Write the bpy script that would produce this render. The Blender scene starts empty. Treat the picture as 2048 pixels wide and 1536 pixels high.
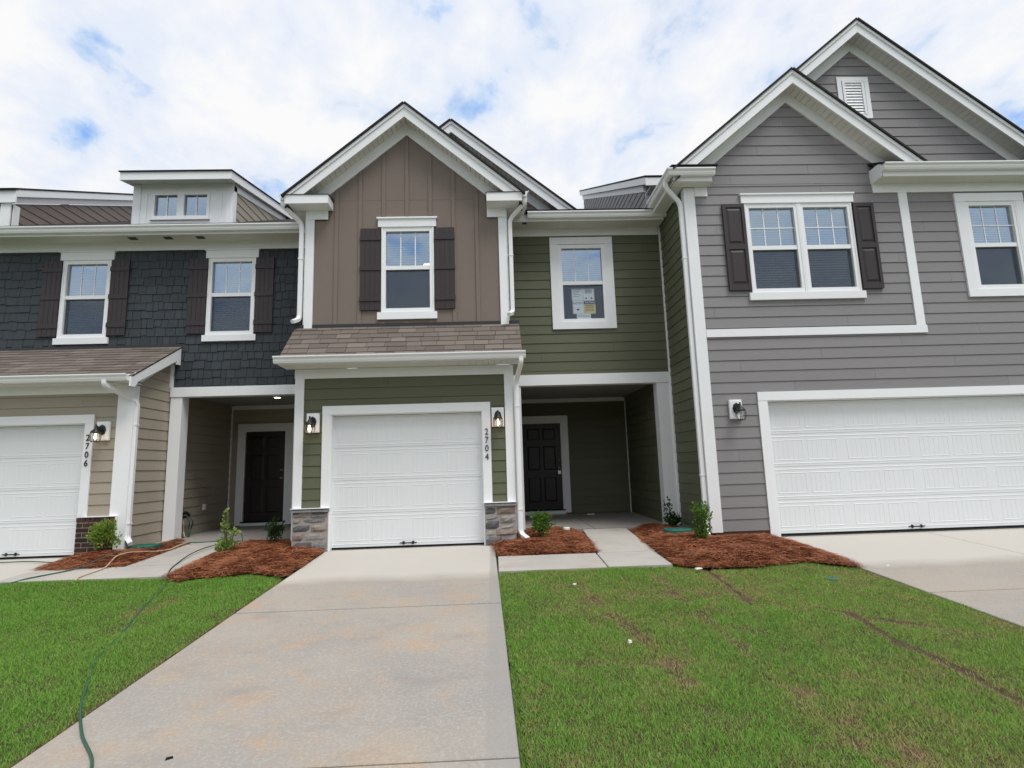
import bpy, math, random
import numpy as np
from mathutils import Vector, Matrix
random.seed(7); RNG = np.random.default_rng(11)
sc = bpy.context.scene
COL = sc.collection

# ---------------------------------------------------------------- camera
cam = bpy.data.cameras.new('camera'); cam_o = bpy.data.objects.new('camera', cam); COL.objects.link(cam_o)
yaw, pitch, roll = math.radians(2.0815), math.radians(8.5874), math.radians(1.7759)
fwd = Vector((math.sin(yaw)*math.cos(pitch), math.cos(yaw)*math.cos(pitch), math.sin(pitch)))
rgt = Vector((math.cos(yaw), -math.sin(yaw), 0)); dwn = fwd.cross(rgt)
r_ = rgt*math.cos(roll) + dwn*math.sin(roll); d_ = -rgt*math.sin(roll) + dwn*math.cos(roll)
m = Matrix((r_, -d_, -fwd)).transposed().to_4x4(); m.translation = (1.4046, -8.9771, 1.2200)
cam_o.matrix_world = m
cam.sensor_width = 36; cam.lens = 1095/2048*36; cam.clip_end = 2000; cam.clip_start = .05
sc.camera = cam_o
# ---------------------------------------------------------------- sky, sun, exposure
CLOUD = .87
SUN_EL, SUN_AZ = math.radians(62), math.radians(140)      # azimuth clockwise from +Y: in front of the houses, to the right
w = bpy.data.worlds.new('World'); sc.world = w; w.use_nodes = True
nt = w.node_tree; nt.nodes.clear(); N = nt.nodes.new; L = nt.links.new
out = N('ShaderNodeOutputWorld'); mix = N('ShaderNodeMixShader'); b1 = N('ShaderNodeBackground'); b2 = N('ShaderNodeBackground')
sky = N('ShaderNodeTexSky'); sky.sky_type = 'NISHITA'; sky.sun_disc = False; sky.sun_elevation = SUN_EL; sky.sun_rotation = SUN_AZ
sky.air_density = 1.0; sky.dust_density = .6
b1.inputs[1].default_value = .15; L(sky.outputs[0], b1.inputs[0])
tc = N('ShaderNodeTexCoord'); sep = N('ShaderNodeSeparateXYZ'); L(tc.outputs['Generated'], sep.inputs[0])
za = N('ShaderNodeMath'); za.operation = 'MAXIMUM'; L(sep.outputs[2], za.inputs[0]); za.inputs[1].default_value = 0
zb = N('ShaderNodeMath'); zb.operation = 'ADD'; L(za.outputs[0], zb.inputs[0]); zb.inputs[1].default_value = .22
vd = N('ShaderNodeVectorMath'); vd.operation = 'DIVIDE'; cmb = N('ShaderNodeCombineXYZ')
for i in range(3): L(zb.outputs[0], cmb.inputs[i])
L(tc.outputs['Generated'], vd.inputs[0]); L(cmb.outputs[0], vd.inputs[1])
mp = N('ShaderNodeMapping'); mp.inputs['Location'].default_value = (3.1, 1.7, 0); mp.inputs['Scale'].default_value = (1, .8, 0); mp.inputs['Rotation'].default_value = (0, 0, .75)
L(vd.outputs[0], mp.inputs[0])
n1 = N('ShaderNodeTexNoise'); n1.inputs['Scale'].default_value = 6.5; n1.inputs['Detail'].default_value = 10; n1.inputs['Roughness'].default_value = .57; n1.inputs['Distortion'].default_value = .15
n2 = N('ShaderNodeTexNoise'); n2.inputs['Scale'].default_value = 3.2; n2.inputs['Detail'].default_value = 6; n2.inputs['Roughness'].default_value = .55
L(mp.outputs[0], n1.inputs[0]); L(mp.outputs[0], n2.inputs[0])
cr = N('ShaderNodeValToRGB'); cr.color_ramp.elements[0].position = .30; cr.color_ramp.elements[1].position = .42
cr.color_ramp.elements[0].color = (.86, .86, .86, 1); cr.color_ramp.elements[1].color = (1, 1, 1, 1)
L(n1.outputs[0], cr.inputs[0])
cc = N('ShaderNodeValToRGB'); e = cc.color_ramp.elements; e[0].position = .33; e[0].color = (.30, .53, 1.0, 1); e[1].position = .64; e[1].color = (1.0, 1.0, 1.0, 1)
k = e.new(.40); k.color = (.58, .74, 1.0, 1); k = e.new(.455); k.color = (.80, .87, 1.0, 1); k = e.new(.53); k.color = (.88, .92, 1.0, 1)
mw = N('ShaderNodeMath'); mw.operation = 'MULTIPLY_ADD'; mw.inputs[1].default_value = .30; L(n2.outputs[0], mw.inputs[0])
mv = N('ShaderNodeMath'); mv.operation = 'MULTIPLY'; mv.inputs[1].default_value = .78; L(n1.outputs[0], mv.inputs[0]); L(mv.outputs[0], mw.inputs[2])
L(mw.outputs[0], cc.inputs[0]); L(cc.outputs[0], b2.inputs[0]); b2.inputs[1].default_value = CLOUD
L(cr.outputs[0], mix.inputs[0]); L(b1.outputs[0], mix.inputs[1]); L(b2.outputs[0], mix.inputs[2]); L(mix.outputs[0], out.inputs[0])
sl = bpy.data.lights.new('sun', 'SUN'); so = bpy.data.objects.new('sun', sl); COL.objects.link(so)
sl.energy = 2.3; sl.angle = math.radians(26); sl.color = (1, .975, .94)
sd = Vector((math.sin(SUN_AZ)*math.cos(SUN_EL), math.cos(SUN_AZ)*math.cos(SUN_EL), math.sin(SUN_EL)))
so.rotation_euler = (-sd).to_track_quat('-Z', 'Y').to_euler(); so.location = sd*40
vs = sc.view_settings; vs.view_transform = 'Standard'; vs.look = 'None'; vs.exposure = .15; vs.gamma = 1; vs.use_curve_mapping = False
sc.cycles.use_denoising = True; sc.cycles.max_bounces = 8; sc.cycles.transparent_max_bounces = 24; sc.cycles.caustics_reflective = False; sc.cycles.caustics_refractive = False

# ---------------------------------------------------------------- materials
MATS = {}
def mat(name, col, rough=.6, spec=.3, var=0, noise=0, nscale=8, stretch=(1, 1, 1), bump=0, bscale=60, metal=0, col2=None, emit=0):
    """Principled surface; var = per-object brightness spread, noise = blotches mixing towards col2."""
    m = bpy.data.materials.new(name); m.use_nodes = True; t = m.node_tree; p = t.nodes['Principled BSDF']
    p.inputs['Roughness'].default_value = rough; p.inputs['Specular IOR Level'].default_value = spec; p.inputs['Metallic'].default_value = metal
    c = (*col, 1); p.inputs['Base Color'].default_value = c
    if emit: p.inputs['Emission Color'].default_value = c; p.inputs['Emission Strength'].default_value = emit
    last = None; nn = t.nodes.new; lk = t.links.new
    if noise or var or bump:
        tcx = nn('ShaderNodeTexCoord'); mpx = nn('ShaderNodeMapping'); mpx.inputs['Scale'].default_value = stretch
        oi = nn('ShaderNodeObjectInfo'); ad = nn('ShaderNodeVectorMath'); ad.operation = 'ADD'; ml = nn('ShaderNodeMath'); ml.operation = 'MULTIPLY'; ml.inputs[1].default_value = 37.
        lk(oi.outputs['Random'], ml.inputs[0]); lk(tcx.outputs['Object'], ad.inputs[0]); lk(ml.outputs[0], ad.inputs[1]); lk(ad.outputs[0], mpx.inputs[0])
    if noise:
        nz = nn('ShaderNodeTexNoise'); nz.inputs['Scale'].default_value = nscale; nz.inputs['Detail'].default_value = 6; nz.inputs['Roughness'].default_value = .6
        lk(mpx.outputs[0], nz.inputs[0])
        rp = nn('ShaderNodeMapRange'); rp.inputs[1].default_value = .35; rp.inputs[2].default_value = .68; rp.inputs[3].default_value = 0; rp.inputs[4].default_value = noise
        lk(nz.outputs[0], rp.inputs[0])
        mx = nn('ShaderNodeMix'); mx.data_type = 'RGBA'; mx.inputs['A'].default_value = c
        mx.inputs['B'].default_value = (*(col2 or tuple(x*.6 for x in col)), 1); lk(rp.outputs[0], mx.inputs['Factor']); last = mx.outputs['Result']
    if var:
        hs = nn('ShaderNodeHueSaturation'); mr = nn('ShaderNodeMapRange'); mr.inputs[3].default_value = 1-var; mr.inputs[4].default_value = 1+var
        lk(oi.outputs['Random'], mr.inputs[0]); lk(mr.outputs[0], hs.inputs['Value'])
        if last: lk(last, hs.inputs['Color'])
        else: hs.inputs['Color'].default_value = c
        last = hs.outputs[0]
    if last: lk(last, p.inputs['Base Color'])
    if bump:
        nb = nn('ShaderNodeTexNoise'); nb.inputs['Scale'].default_value = bscale; nb.inputs['Detail'].default_value = 5; lk(mpx.outputs[0], nb.inputs[0])
        bp = nn('ShaderNodeBump'); bp.inputs['Strength'].default_value = bump; bp.inputs['Distance'].default_value = .01; lk(nb.outputs[0], bp.inputs['Height']); lk(bp.outputs[0], p.inputs['Normal'])
    MATS[name] = m; return m
M = MATS
G_ = (1, 1, 9)
mat('white_trim', (.84, .855, .87), .45, .35, var=.025, noise=.12, nscale=2.5, col2=(.70, .69, .65), bump=.05, bscale=25)
mat('white_metal', (.83, .84, .845), .32, .45, noise=.12, nscale=3, col2=(.68, .67, .63))
mat('white_vinyl', (.85, .86, .87), .35, .4)
mat('door_white', (.75, .775, .785), .42, .4, noise=.12, nscale=1.4, col2=(.67, .67, .65), bump=.05, bscale=120)
mat('soffit', (.70, .69, .65), .5, .3, var=.04)
mat('porch_ceiling_shaded', (.30, .32, .31), .6, .3)  # porch ceilings: base colour darkened to deepen the shade inside
mat('green_siding', (.116, .123, .076), .55, .3, var=.06, noise=.22, nscale=4, stretch=G_, col2=(.132, .136, .082), bump=.25, bscale=9)
mat('grey_siding', (.240, .231, .232), .55, .3, var=.05, noise=.25, nscale=4, stretch=G_, col2=(.266, .256, .255), bump=.25, bscale=9)
mat('beige_siding', (.355, .315, .248), .55, .3, var=.05, noise=.25, nscale=4, stretch=G_, col2=(.385, .345, .278), bump=.25, bscale=9)
mat('umber_siding', (.19, .155, .135), .55, .3, var=.05, noise=.2, nscale=4, stretch=G_)
mat('brown_panel', (.198, .160, .135), .6, .25, noise=.25, nscale=1.2, col2=(.232, .19, .155), bump=.3, bscale=90)
mat('charcoal_shake', (.040, .049, .056), .6, .3, var=.16, noise=.4, nscale=5, stretch=(6, 1, 1), col2=(.054, .064, .072), bump=.4, bscale=30)
mat('shutter', (.040, .031, .033), .5, .35, var=.05, noise=.3, nscale=6, stretch=(8, 8, 1), col2=(.05, .041, .043), bump=.2, bscale=30)
mat('roof_edge', (.032, .03, .029), .8, .15, bump=.6, bscale=120)
mat('flashing', (.03, .031, .034), .45, .4)
def shingle_mat():
    m = mat('shingle', (.15, .12, .10), .9, .1, var=0, noise=.6, nscale=160, col2=(.09, .075, .065), bump=.5, bscale=220)
    t = m.node_tree; p = t.nodes['Principled BSDF']; mx = [n for n in t.nodes if n.type == 'MIX'][0]
    oi = [n for n in t.nodes if n.type == 'OBJECT_INFO'][0]
    r = t.nodes.new('ShaderNodeValToRGB'); e = r.color_ramp.elements
    e[0].color = (.150, .126, .110, 1); e[1].color = (.265, .228, .195, 1); k = e.new(.3); k.color = (.178, .150, .131, 1); k = e.new(.6); k.color = (.198, .168, .147, 1); k = e.new(.85); k.color = (.225, .19, .163, 1)
    t.links.new(oi.outputs['Random'], r.inputs[0]); t.links.new(r.outputs[0], mx.inputs['A'])
shingle_mat()
mat('asphalt', (.05, .05, .052), .9, .2, noise=.4, nscale=3, bump=.5, bscale=90)
mat('black_metal', (.010, .010, .011), .45, .4)
mat('rubber', (.015, .015, .015), .8, .1)
mat('front_door', (.020, .015, .014), .4, .4, noise=.2, nscale=3, stretch=(5, 5, 1))
mat('nickel', (.55, .53, .5), .3, .5, metal=1)
mat('mortar', (.36, .33, .30), .9, .1, noise=.3, nscale=30, bump=.5, bscale=150)
mat('brick_mortar', (.46, .41, .36), .9, .1, noise=.3, nscale=30, bump=.5, bscale=150)
for k, c, c2 in (('stone_grey', (.25, .25, .25), (.15, .15, .155)), ('stone_dark', (.105, .105, .115), (.16, .155, .155)), ('stone_tan', (.31, .265, .215), (.21, .185, .165)),
                 ('stone_light', (.36, .34, .31), (.23, .22, .21)), ('stone_rust', (.28, .215, .175), (.20, .17, .155))):
    mat(k, c, .85, .15, var=.12, noise=.8, nscale=14, col2=c2, bump=.9, bscale=45)
mat('brick', (.060, .032, .024), .8, .2, var=.35, noise=.5, nscale=18, col2=(.03, .022, .02), bump=.6, bscale=70)
mat('brick_red', (.20, .065, .035), .8, .2, var=.2, noise=.5, nscale=18, col2=(.09, .04, .03), bump=.6, bscale=70)
mat('foundation', (.24, .15, .10), .9, .1, noise=.6, nscale=6, col2=(.16, .11, .08), bump=.5)
mat('blind', (.62, .63, .62), .5, .3)
mat('room', (.30, .29, .27), .8, .1)
mat('hose_green', (.022, .085, .055), .42, .4, noise=.4, nscale=15, col2=(.05, .10, .08))
mat('hose_tan', (.55, .40, .28), .5, .3, noise=.4, nscale=9, col2=(.42, .34, .26))
mat('lid_green', (.015, .125, .095), .5, .35, noise=.3, nscale=9, col2=(.03, .10, .08))
mat('pvc_white', (.78, .77, .72), .5, .3)
mat('litter_dark', (.02, .018, .015), .9, .1)
mat('stem', (.09, .06, .035), .8, .1)
mat('paper', (.82, .81, .82), .7, .1, noise=.2, nscale=6, col2=(.74, .73, .73))
mat('paper_amber', (.80, .56, .18), .7, .1)
mat('paper_red', (.70, .38, .36), .7, .1)
mat('ink', (.015, .015, .017), .7, .1)
mat('bulb', (1.0, .62, .30), .4, emit=9)
mat('bulb_off', (.75, .74, .70), .3)
mat('lamp_lit', (1.0, .78, .5), .4, emit=2.2)
mat('downlight', (1.0, .9, .72), .4, emit=4)
def glass_mat(name, mul, add, tint, wob=.012):
    m = bpy.data.materials.new(name); m.use_nodes = True; t = m.node_tree; t.nodes.clear(); nn = t.nodes.new; lk = t.links.new
    o = nn('ShaderNodeOutputMaterial'); mx = nn('ShaderNodeMixShader'); tr = nn('ShaderNodeBsdfTransparent'); gl = nn('ShaderNodeBsdfGlossy'); fr = nn('ShaderNodeFresnel'); ma = nn('ShaderNodeMath')
    gl.inputs['Color'].default_value = (.66, .82, 1.0, 1) if wob else (1, 1, 1, 1); tr.inputs[0].default_value = (*tint, 1); gl.inputs['Roughness'].default_value = .015; fr.inputs[0].default_value = 1.5
    ma.operation = 'MULTIPLY_ADD'; ma.inputs[1].default_value = mul; ma.inputs[2].default_value = add; ma.use_clamp = True
    nz = nn('ShaderNodeTexNoise'); nz.inputs['Scale'].default_value = 2.2; nz.inputs['Detail'].default_value = 1; bp = nn('ShaderNodeBump'); bp.inputs['Strength'].default_value = .5; bp.inputs['Distance'].default_value = wob
    tcx = nn('ShaderNodeTexCoord'); lk(tcx.outputs['Object'], nz.inputs[0]); lk(nz.outputs[0], bp.inputs['Height']); lk(bp.outputs[0], gl.inputs['Normal'])
    ge = nn('ShaderNodeNewGeometry'); iv = nn('ShaderNodeMath'); iv.operation = 'SUBTRACT'; iv.inputs[0].default_value = 1; lk(ge.outputs['Backfacing'], iv.inputs[1]); mm = nn('ShaderNodeMath'); mm.operation = 'MULTIPLY'; lk(ma.outputs[0], mm.inputs[0]); lk(iv.outputs[0], mm.inputs[1])
    lk(fr.outputs[0], ma.inputs[0]); lk(mm.outputs[0], mx.inputs[0]); lk(tr.outputs[0], mx.inputs[1]); lk(gl.outputs[0], mx.inputs[2]); lk(mx.outputs[0], o.inputs[0]); M[name] = m
glass_mat('glass', 2.4, .33, (.80, .86, .88), .006); glass_mat('glass_plain', 1.2, .05, (.9, .93, .94), .006); glass_mat('lamp_glass', .9, .02, (.95, .95, .95), 0)
def screen_mat():
    m = bpy.data.materials.new('screen'); m.use_nodes = True; t = m.node_tree; p = t.nodes['Principled BSDF']; p.inputs['Base Color'].default_value = (.018, .024, .038, 1); p.inputs['Alpha'].default_value = .33; p.inputs['Roughness'].default_value = .7; M['screen'] = m
screen_mat()
def leaf_mat(name, c, c2, trans=.35):
    m = bpy.data.materials.new(name); m.use_nodes = True; t = m.node_tree; p = t.nodes['Principled BSDF']; nn = t.nodes.new; lk = t.links.new
    g = nn('ShaderNodeNewGeometry'); mx = nn('ShaderNodeMix'); mx.data_type = 'RGBA'; mx.inputs['A'].default_value = (*c, 1); mx.inputs['B'].default_value = (*c2, 1)
    lk(g.outputs['Random Per Island'], mx.inputs['Factor']); lk(mx.outputs['Result'], p.inputs['Base Color']); p.inputs['Roughness'].default_value = .5; p.inputs['Specular IOR Level'].default_value = .25
    tl = nn('ShaderNodeBsdfTranslucent'); ms = nn('ShaderNodeMixShader'); ms.inputs[0].default_value = trans; lk(mx.outputs['Result'], tl.inputs[0]); o = t.nodes['Material Output']
    lk(p.outputs[0], ms.inputs[1]); lk(tl.outputs[0], ms.inputs[2]); lk(ms.outputs[0], o.inputs[0]); M[name] = m
leaf_mat('leaf_bright', (.13, .24, .03), (.30, .40, .08)); leaf_mat('leaf_lime', (.16, .28, .05), (.34, .42, .14)); leaf_mat('leaf_dark', (.018, .055, .014), (.05, .115, .025)); leaf_mat('leaf_mid', (.06, .15, .02), (.16, .29, .05))
leaf_mat('needle', (.50, .20, .095), (.15, .052, .03), .1)
def ground_mat(name, cols, scales, bump=.6, extra=None):
    """layered noise ground: cols[0] base, further colours mixed in by noise of the given (scale, lo, hi, amount)."""
    m = bpy.data.materials.new(name); m.use_nodes = True; t = m.node_tree; p = t.nodes['Principled BSDF']; nn = t.nodes.new; lk = t.links.new
    tcx = nn('ShaderNodeTexCoord'); last = None; p.inputs['Roughness'].default_value = .9; p.inputs['Specular IOR Level'].default_value = .15
    for i, (c, (s, lo, hi, am, st)) in enumerate(zip(cols[1:], scales)):
        mpx = nn('ShaderNodeMapping'); mpx.inputs['Scale'].default_value = st; mpx.inputs['Location'].default_value = (i*3.7, i*1.3, 0); lk(tcx.outputs['Object'], mpx.inputs[0])
        nz = nn('ShaderNodeTexNoise'); nz.inputs['Scale'].default_value = s; nz.inputs['Detail'].default_value = 7; nz.inputs['Roughness'].default_value = .62; lk(mpx.outputs[0], nz.inputs[0])
        r = nn('ShaderNodeMapRange'); r.inputs[1].default_value = lo; r.inputs[2].default_value = hi; r.inputs[4].default_value = am; lk(nz.outputs[0], r.inputs[0])
        mx = nn('ShaderNodeMix'); mx.data_type = 'RGBA'; mx.inputs['B'].default_value = (*c, 1); lk(r.outputs[0], mx.inputs['Factor'])
        if last: lk(last, mx.inputs['A'])
        else: mx.inputs['A'].default_value = (*cols[0], 1)
        last = mx.outputs['Result']
    if extra: last = extra(t, tcx, last)
    lk(last, p.inputs['Base Color'])
    nb = nn('ShaderNodeTexNoise'); nb.inputs['Scale'].default_value = 140; nb.inputs['Detail'].default_value = 5; lk(tcx.outputs['Object'], nb.inputs[0])
    bp = nn('ShaderNodeBump'); bp.inputs['Strength'].default_value = bump; bp.inputs['Distance'].default_value = .006; lk(nb.outputs[0], bp.inputs['Height']); lk(bp.outputs[0], p.inputs['Normal']); M[name] = m
def slab_extra(edge_r=None, dry=None):
    def f(t, tcx, last):
        nn = t.nodes.new; lk = t.links.new; sp = nn('ShaderNodeSeparateXYZ'); lk(tcx.outputs['Object'], sp.inputs[0])
        wob = nn('ShaderNodeTexNoise'); wob.inputs['Scale'].default_value = 1.1; wob.inputs['Detail'].default_value = 4; lk(tcx.outputs['Object'], wob.inputs[0])
        def blend(last, val, lo, hi, am, col, wamp):
            a = nn('ShaderNodeMath'); a.operation = 'MULTIPLY_ADD'; lk(wob.outputs[0], a.inputs[0]); a.inputs[1].default_value = wamp; lk(val, a.inputs[2])
            r = nn('ShaderNodeMapRange'); r.inputs[1].default_value = lo; r.inputs[2].default_value = hi; r.inputs[4].default_value = am; lk(a.outputs[0], r.inputs[0])
            mx = nn('ShaderNodeMix'); mx.data_type = 'RGBA'; lk(last, mx.inputs['A']); mx.inputs['B'].default_value = (*col, 1); lk(r.outputs[0], mx.inputs['Factor']); return mx.outputs['Result']
        if dry is not None: last = blend(last, sp.outputs[1], dry-.05, dry+.35, .85, (.53, .50, .45), .5)     # dried, paler strip by the doors
        if edge_r is not None: last = blend(last, sp.outputs[0], edge_r-.012, edge_r+.012, .55, (.29, .282, .27), .05)   # troweled margin
        return last
    return f
CC = [(.365, .326, .278), (.285, .27, .252), (.43, .295, .19), (.42, .392, .352), (.235, .226, .215), (.50, .475, .44), (.23, .21, .185)]
CS = [(.65, .38, .64, .85, (1, 1.3, 1)), (2.1, .50, .68, .75, (.9, 1.1, 1)), (45, .46, .64, .6, (1, 1, 1)), (2.3, .56, .74, .5, (.8, 1.3, 1)), (120, .58, .68, .35, (1, 1, 1)), (75, .55, .68, .28, (1, 1, 1))]
CS2 = [(s_, lo, hi, am*(.25 if i_ == 1 else .8), st) for i_, (s_, lo, hi, am, st) in enumerate(CS)]
ground_mat('drive_concrete', CC, CS, .35, slab_extra(1.335, -1.75)); ground_mat('drive_concrete_side', CC, CS2, .35, slab_extra(None, -2.0)); ground_mat('walk_concrete', [(.455, .43, .39)]+CC[1:], [(s, lo+.06, hi+.06, am*.7, st) for s, lo, hi, am, st in CS], .3)
ground_mat('porch_concrete_shaded', [(.31, .29, .265)]+CC[1:], [(s, lo+.06, hi+.06, am*.5, st) for s, lo, hi, am, st in CS], .3)  # walk concrete with the porch's shade put into a darker base colour
ground_mat('soil', [(.085, .062, .036), (.05, .036, .022), (.15, .11, .065)], [(8, .4, .6, .8, (1, 1, 1)), (40, .5, .7, .7, (1, 1, 1))])
ground_mat('far_ground', [(.06, .12, .03), (.09, .10, .04)], [(2, .4, .7, .8, (1, 1, 1))])
ground_mat('straw_bed', [(.13, .05, .028), (.07, .03, .02), (.24, .10, .05)], [(22, .4, .6, .8, (1, 1, 1)), (70, .5, .7, .7, (1, 1, 1))], 1.)
def grass_mat():
    m = bpy.data.materials.new('grass_blade'); m.use_nodes = True; t = m.node_tree; p = t.nodes['Principled BSDF']; nn = t.nodes.new; lk = t.links.new
    a = nn('ShaderNodeAttribute'); a.attribute_name = 'tint'; g = nn('ShaderNodeNewGeometry'); hs = nn('ShaderNodeHueSaturation'); mr = nn('ShaderNodeMapRange'); mr.inputs[3].default_value = .72; mr.inputs[4].default_value = 1.3
    lk(g.outputs['Random Per Island'], mr.inputs[0]); lk(mr.outputs[0], hs.inputs['Value'])
    r = nn('ShaderNodeValToRGB'); e = r.color_ramp.elements; e[0].position = 0; e[0].color = (.165, .36, .05, 1); e[1].position = 1; e[1].color = (.42, .31, .18, 1); k = e.new(.45); k.color = (.27, .37, .085, 1); k = e.new(.72); k.color = (.36, .31, .13, 1)
    lk(a.outputs['Fac'], r.inputs[0]); lk(r.outputs[0], hs.inputs['Color']); lk(hs.outputs[0], p.inputs['Base Color']); p.inputs['Roughness'].default_value = .55; p.inputs['Specular IOR Level'].default_value = .2
    tl = nn('ShaderNodeBsdfTranslucent'); ms = nn('ShaderNodeMixShader'); ms.inputs[0].default_value = .35; lk(hs.outputs[0], tl.inputs[0]); lk(p.outputs[0], ms.inputs[1]); lk(tl.outputs[0], ms.inputs[2]); lk(ms.outputs[0], t.nodes['Material Output'].inputs[0]); M['grass_blade'] = m
grass_mat()

# ---------------------------------------------------------------- builders
class MB:
    def __init__(s): s.v = []; s.f = []
    def box(s, x0, x1, y0, y1, z0, z1):
        b = len(s.v); s.v += [(x, y, z) for z in (z0, z1) for y in (y0, y1) for x in (x0, x1)]
        s.f += [tuple(b+i for i in q) for q in ((0, 2, 3, 1), (4, 5, 7, 6), (0, 1, 5, 4), (2, 6, 7, 3), (0, 4, 6, 2), (1, 3, 7, 5))]; return s
    def hexa(s, a, b):
        """solid between two matching polygons a and b"""
        k = len(a); o = len(s.v); s.v += [tuple(p) for p in a]+[tuple(p) for p in b]
        s.f += [tuple(o+i for i in range(k))[::-1], tuple(o+k+i for i in range(k))]+[(o+i, o+(i+1) % k, o+k+(i+1) % k, o+k+i) for i in range(k)]; return s
    def sweep(s, path, prof, up=Vector((0, 0, 1)), fixed=None):
        path = [Vector(p) for p in path]; k = len(prof); o = len(s.v)
        for i, p in enumerate(path):
            t = (path[min(i+1, len(path)-1)]-path[max(i-1, 0)]).normalized()
            a = (fixed or (t.cross(up) if abs(t.dot(up)) < .95 else t.cross(Vector((0, 1, 0))))).normalized(); b = a.cross(t).normalized(); a = t.cross(b)
            for (q, r) in prof: s.v.append(tuple(p+a*q+b*r))
        for i in range(len(path)-1):
            for j in range(k): s.f.append((o+i*k+j, o+i*k+(j+1) % k, o+(i+1)*k+(j+1) % k, o+(i+1)*k+j))
        s.f += [tuple(o+j for j in range(k))[::-1], tuple(o+(len(path)-1)*k+j for j in range(k))]; return s
    def tube(s, path, r, n=8): return s.sweep(path, [(r*math.cos(2*math.pi*j/n), r*math.sin(2*math.pi*j/n)) for j in range(n)])
    def lathe(s, c, prof, n=16):
        o = len(s.v); c = Vector(c)
        for (r, z) in prof:
            for j in range(n): s.v.append((c.x+r*math.cos(2*math.pi*j/n), c.y+r*math.sin(2*math.pi*j/n), c.z+z))
        for i in range(len(prof)-1):
            for j in range(n): s.f.append((o+i*n+j, o+i*n+(j+1) % n, o+(i+1)*n+(j+1) % n, o+(i+1)*n+j))
        s.f += [tuple(o+j for j in range(n))[::-1], tuple(o+(len(prof)-1)*n+j for j in range(n))]; return s
    def build(s, name, m, parent=None, smooth=False, loc=None):
        me = bpy.data.meshes.new(name); me.from_pydata(s.v, [], s.f); me.validate(); me.materials.append(M[m])
        if smooth:
            for p in me.polygons: p.use_smooth = True
        return link(name, me, parent, loc)
def wloc(o):
    p = Vector((0, 0, 0))
    while o: p = p+o.location+o.matrix_parent_inverse.translation; o = o.parent
    return p
def link(name, me, parent=None, loc=None, scale=None):
    o = bpy.data.objects.new(name, me); COL.objects.link(o)
    if parent: o.parent = parent; o.matrix_parent_inverse = Matrix.Translation(-wloc(parent))
    if loc is not None: o.location = loc
    if scale is not None: o.scale = scale
    return o
def tag(o, label=None, cat=None, group=None, kind=None):
    for k, v in (('label', label), ('category', cat), ('group', group), ('kind', kind)):
        if v: o[k] = v
    return o
def empty(name, loc): o = bpy.data.objects.new(name, None); COL.objects.link(o); o.location = loc; o.empty_display_size = .2; return o
class Fr:
    """a wall's frame: s along the wall, z up, n outwards"""
    def __init__(s, o, S, Nn): s.o = Vector(o); s.S = Vector(S); s.N = Vector(Nn)
    def p(f, s, z, n): return f.o+f.S*s+f.N*n+Vector((0, 0, z))
    def box(f, s0, s1, z0, z1, n0, n1, mb=None):
        mb = mb or MB(); a = [f.p(s, z, n0) for s, z in ((s0, z0), (s1, z0), (s1, z1), (s0, z1))]; b = [f.p(s, z, n1) for s, z in ((s0, z0), (s1, z0), (s1, z1), (s0, z1))]; return mb.hexa(a, b)
def front(Y): return Fr((0, Y, 0), (1, 0, 0), (0, -1, 0))
def side(X, d): return Fr((X, 0, 0), (0, 1, 0), (d, 0, 0))     # d=+1 faces +X; s = Y
def tb(parent, name, fr, s0, s1, z0, z1, n0, n1, m='white_trim'): return fr.box(s0, s1, z0, z1, n0, n1).build(name, m, parent)
def spans(za, zb, cuts):
    res = [(za, zb)]
    for a, b in cuts:
        nx = []
        for p, q in res:
            if b <= p or a >= q: nx.append((p, q)); continue
            if a > p: nx.append((p, a))
            if b < q: nx.append((b, q))
        res = nx
    return [r for r in res if r[1]-r[0] > .004]
def cells(s0, s1, za, zb, holes):
    """split the strip za..zb into rectangles that avoid the holes"""
    xs = sorted({s0, s1, *[min(max(h[i], s0), s1) for h in holes for i in (0, 1) if h[2] < zb and h[3] > za]}); outp = []
    for a, b in zip(xs, xs[1:]):
        if b-a < .004: continue
        mid = (a+b)/2; cut = [(h[2], h[3]) for h in holes if h[0] < mid < h[1]]
        for p, q in spans(za, zb, cut):
            if outp and abs(outp[-1][1]-a) < 1e-6 and abs(outp[-1][2]-p) < 1e-6 and abs(outp[-1][3]-q) < 1e-6: outp[-1] = (outp[-1][0], b, p, q)
            else: outp.append((a, b, p, q))
    return outp
def backing(parent, name, fr, s0, s1, z0, z1, holes, m, xl=None, xr=None, n0=-.10, n1=0.0):
    mb = MB(); zs = sorted({z0, z1, *[min(max(h[i], z0), z1) for h in holes for i in (2, 3)], *(np.arange(z0+.1, z1, .1).tolist() if xl or xr else [])})
    for za, zb in zip(zs, zs[1:]):
        for a, b, p, q in cells(s0, s1, za, zb, holes):
            if xl and a == s0: A = [(max(xl(p), s0), p), (max(xl(q), s0), q)]
            else: A = [(a, p), (a, q)]
            if xr and b == s1: B = [(min(xr(p), s1), p), (min(xr(q), s1), q)]
            else: B = [(b, p), (b, q)]
            poly = [A[0], B[0], B[1], A[1]]; mb.hexa([fr.p(s, z, n0) for s, z in poly], [fr.p(s, z, n1) for s, z in poly])
    return mb.build(name, m, parent)
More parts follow.
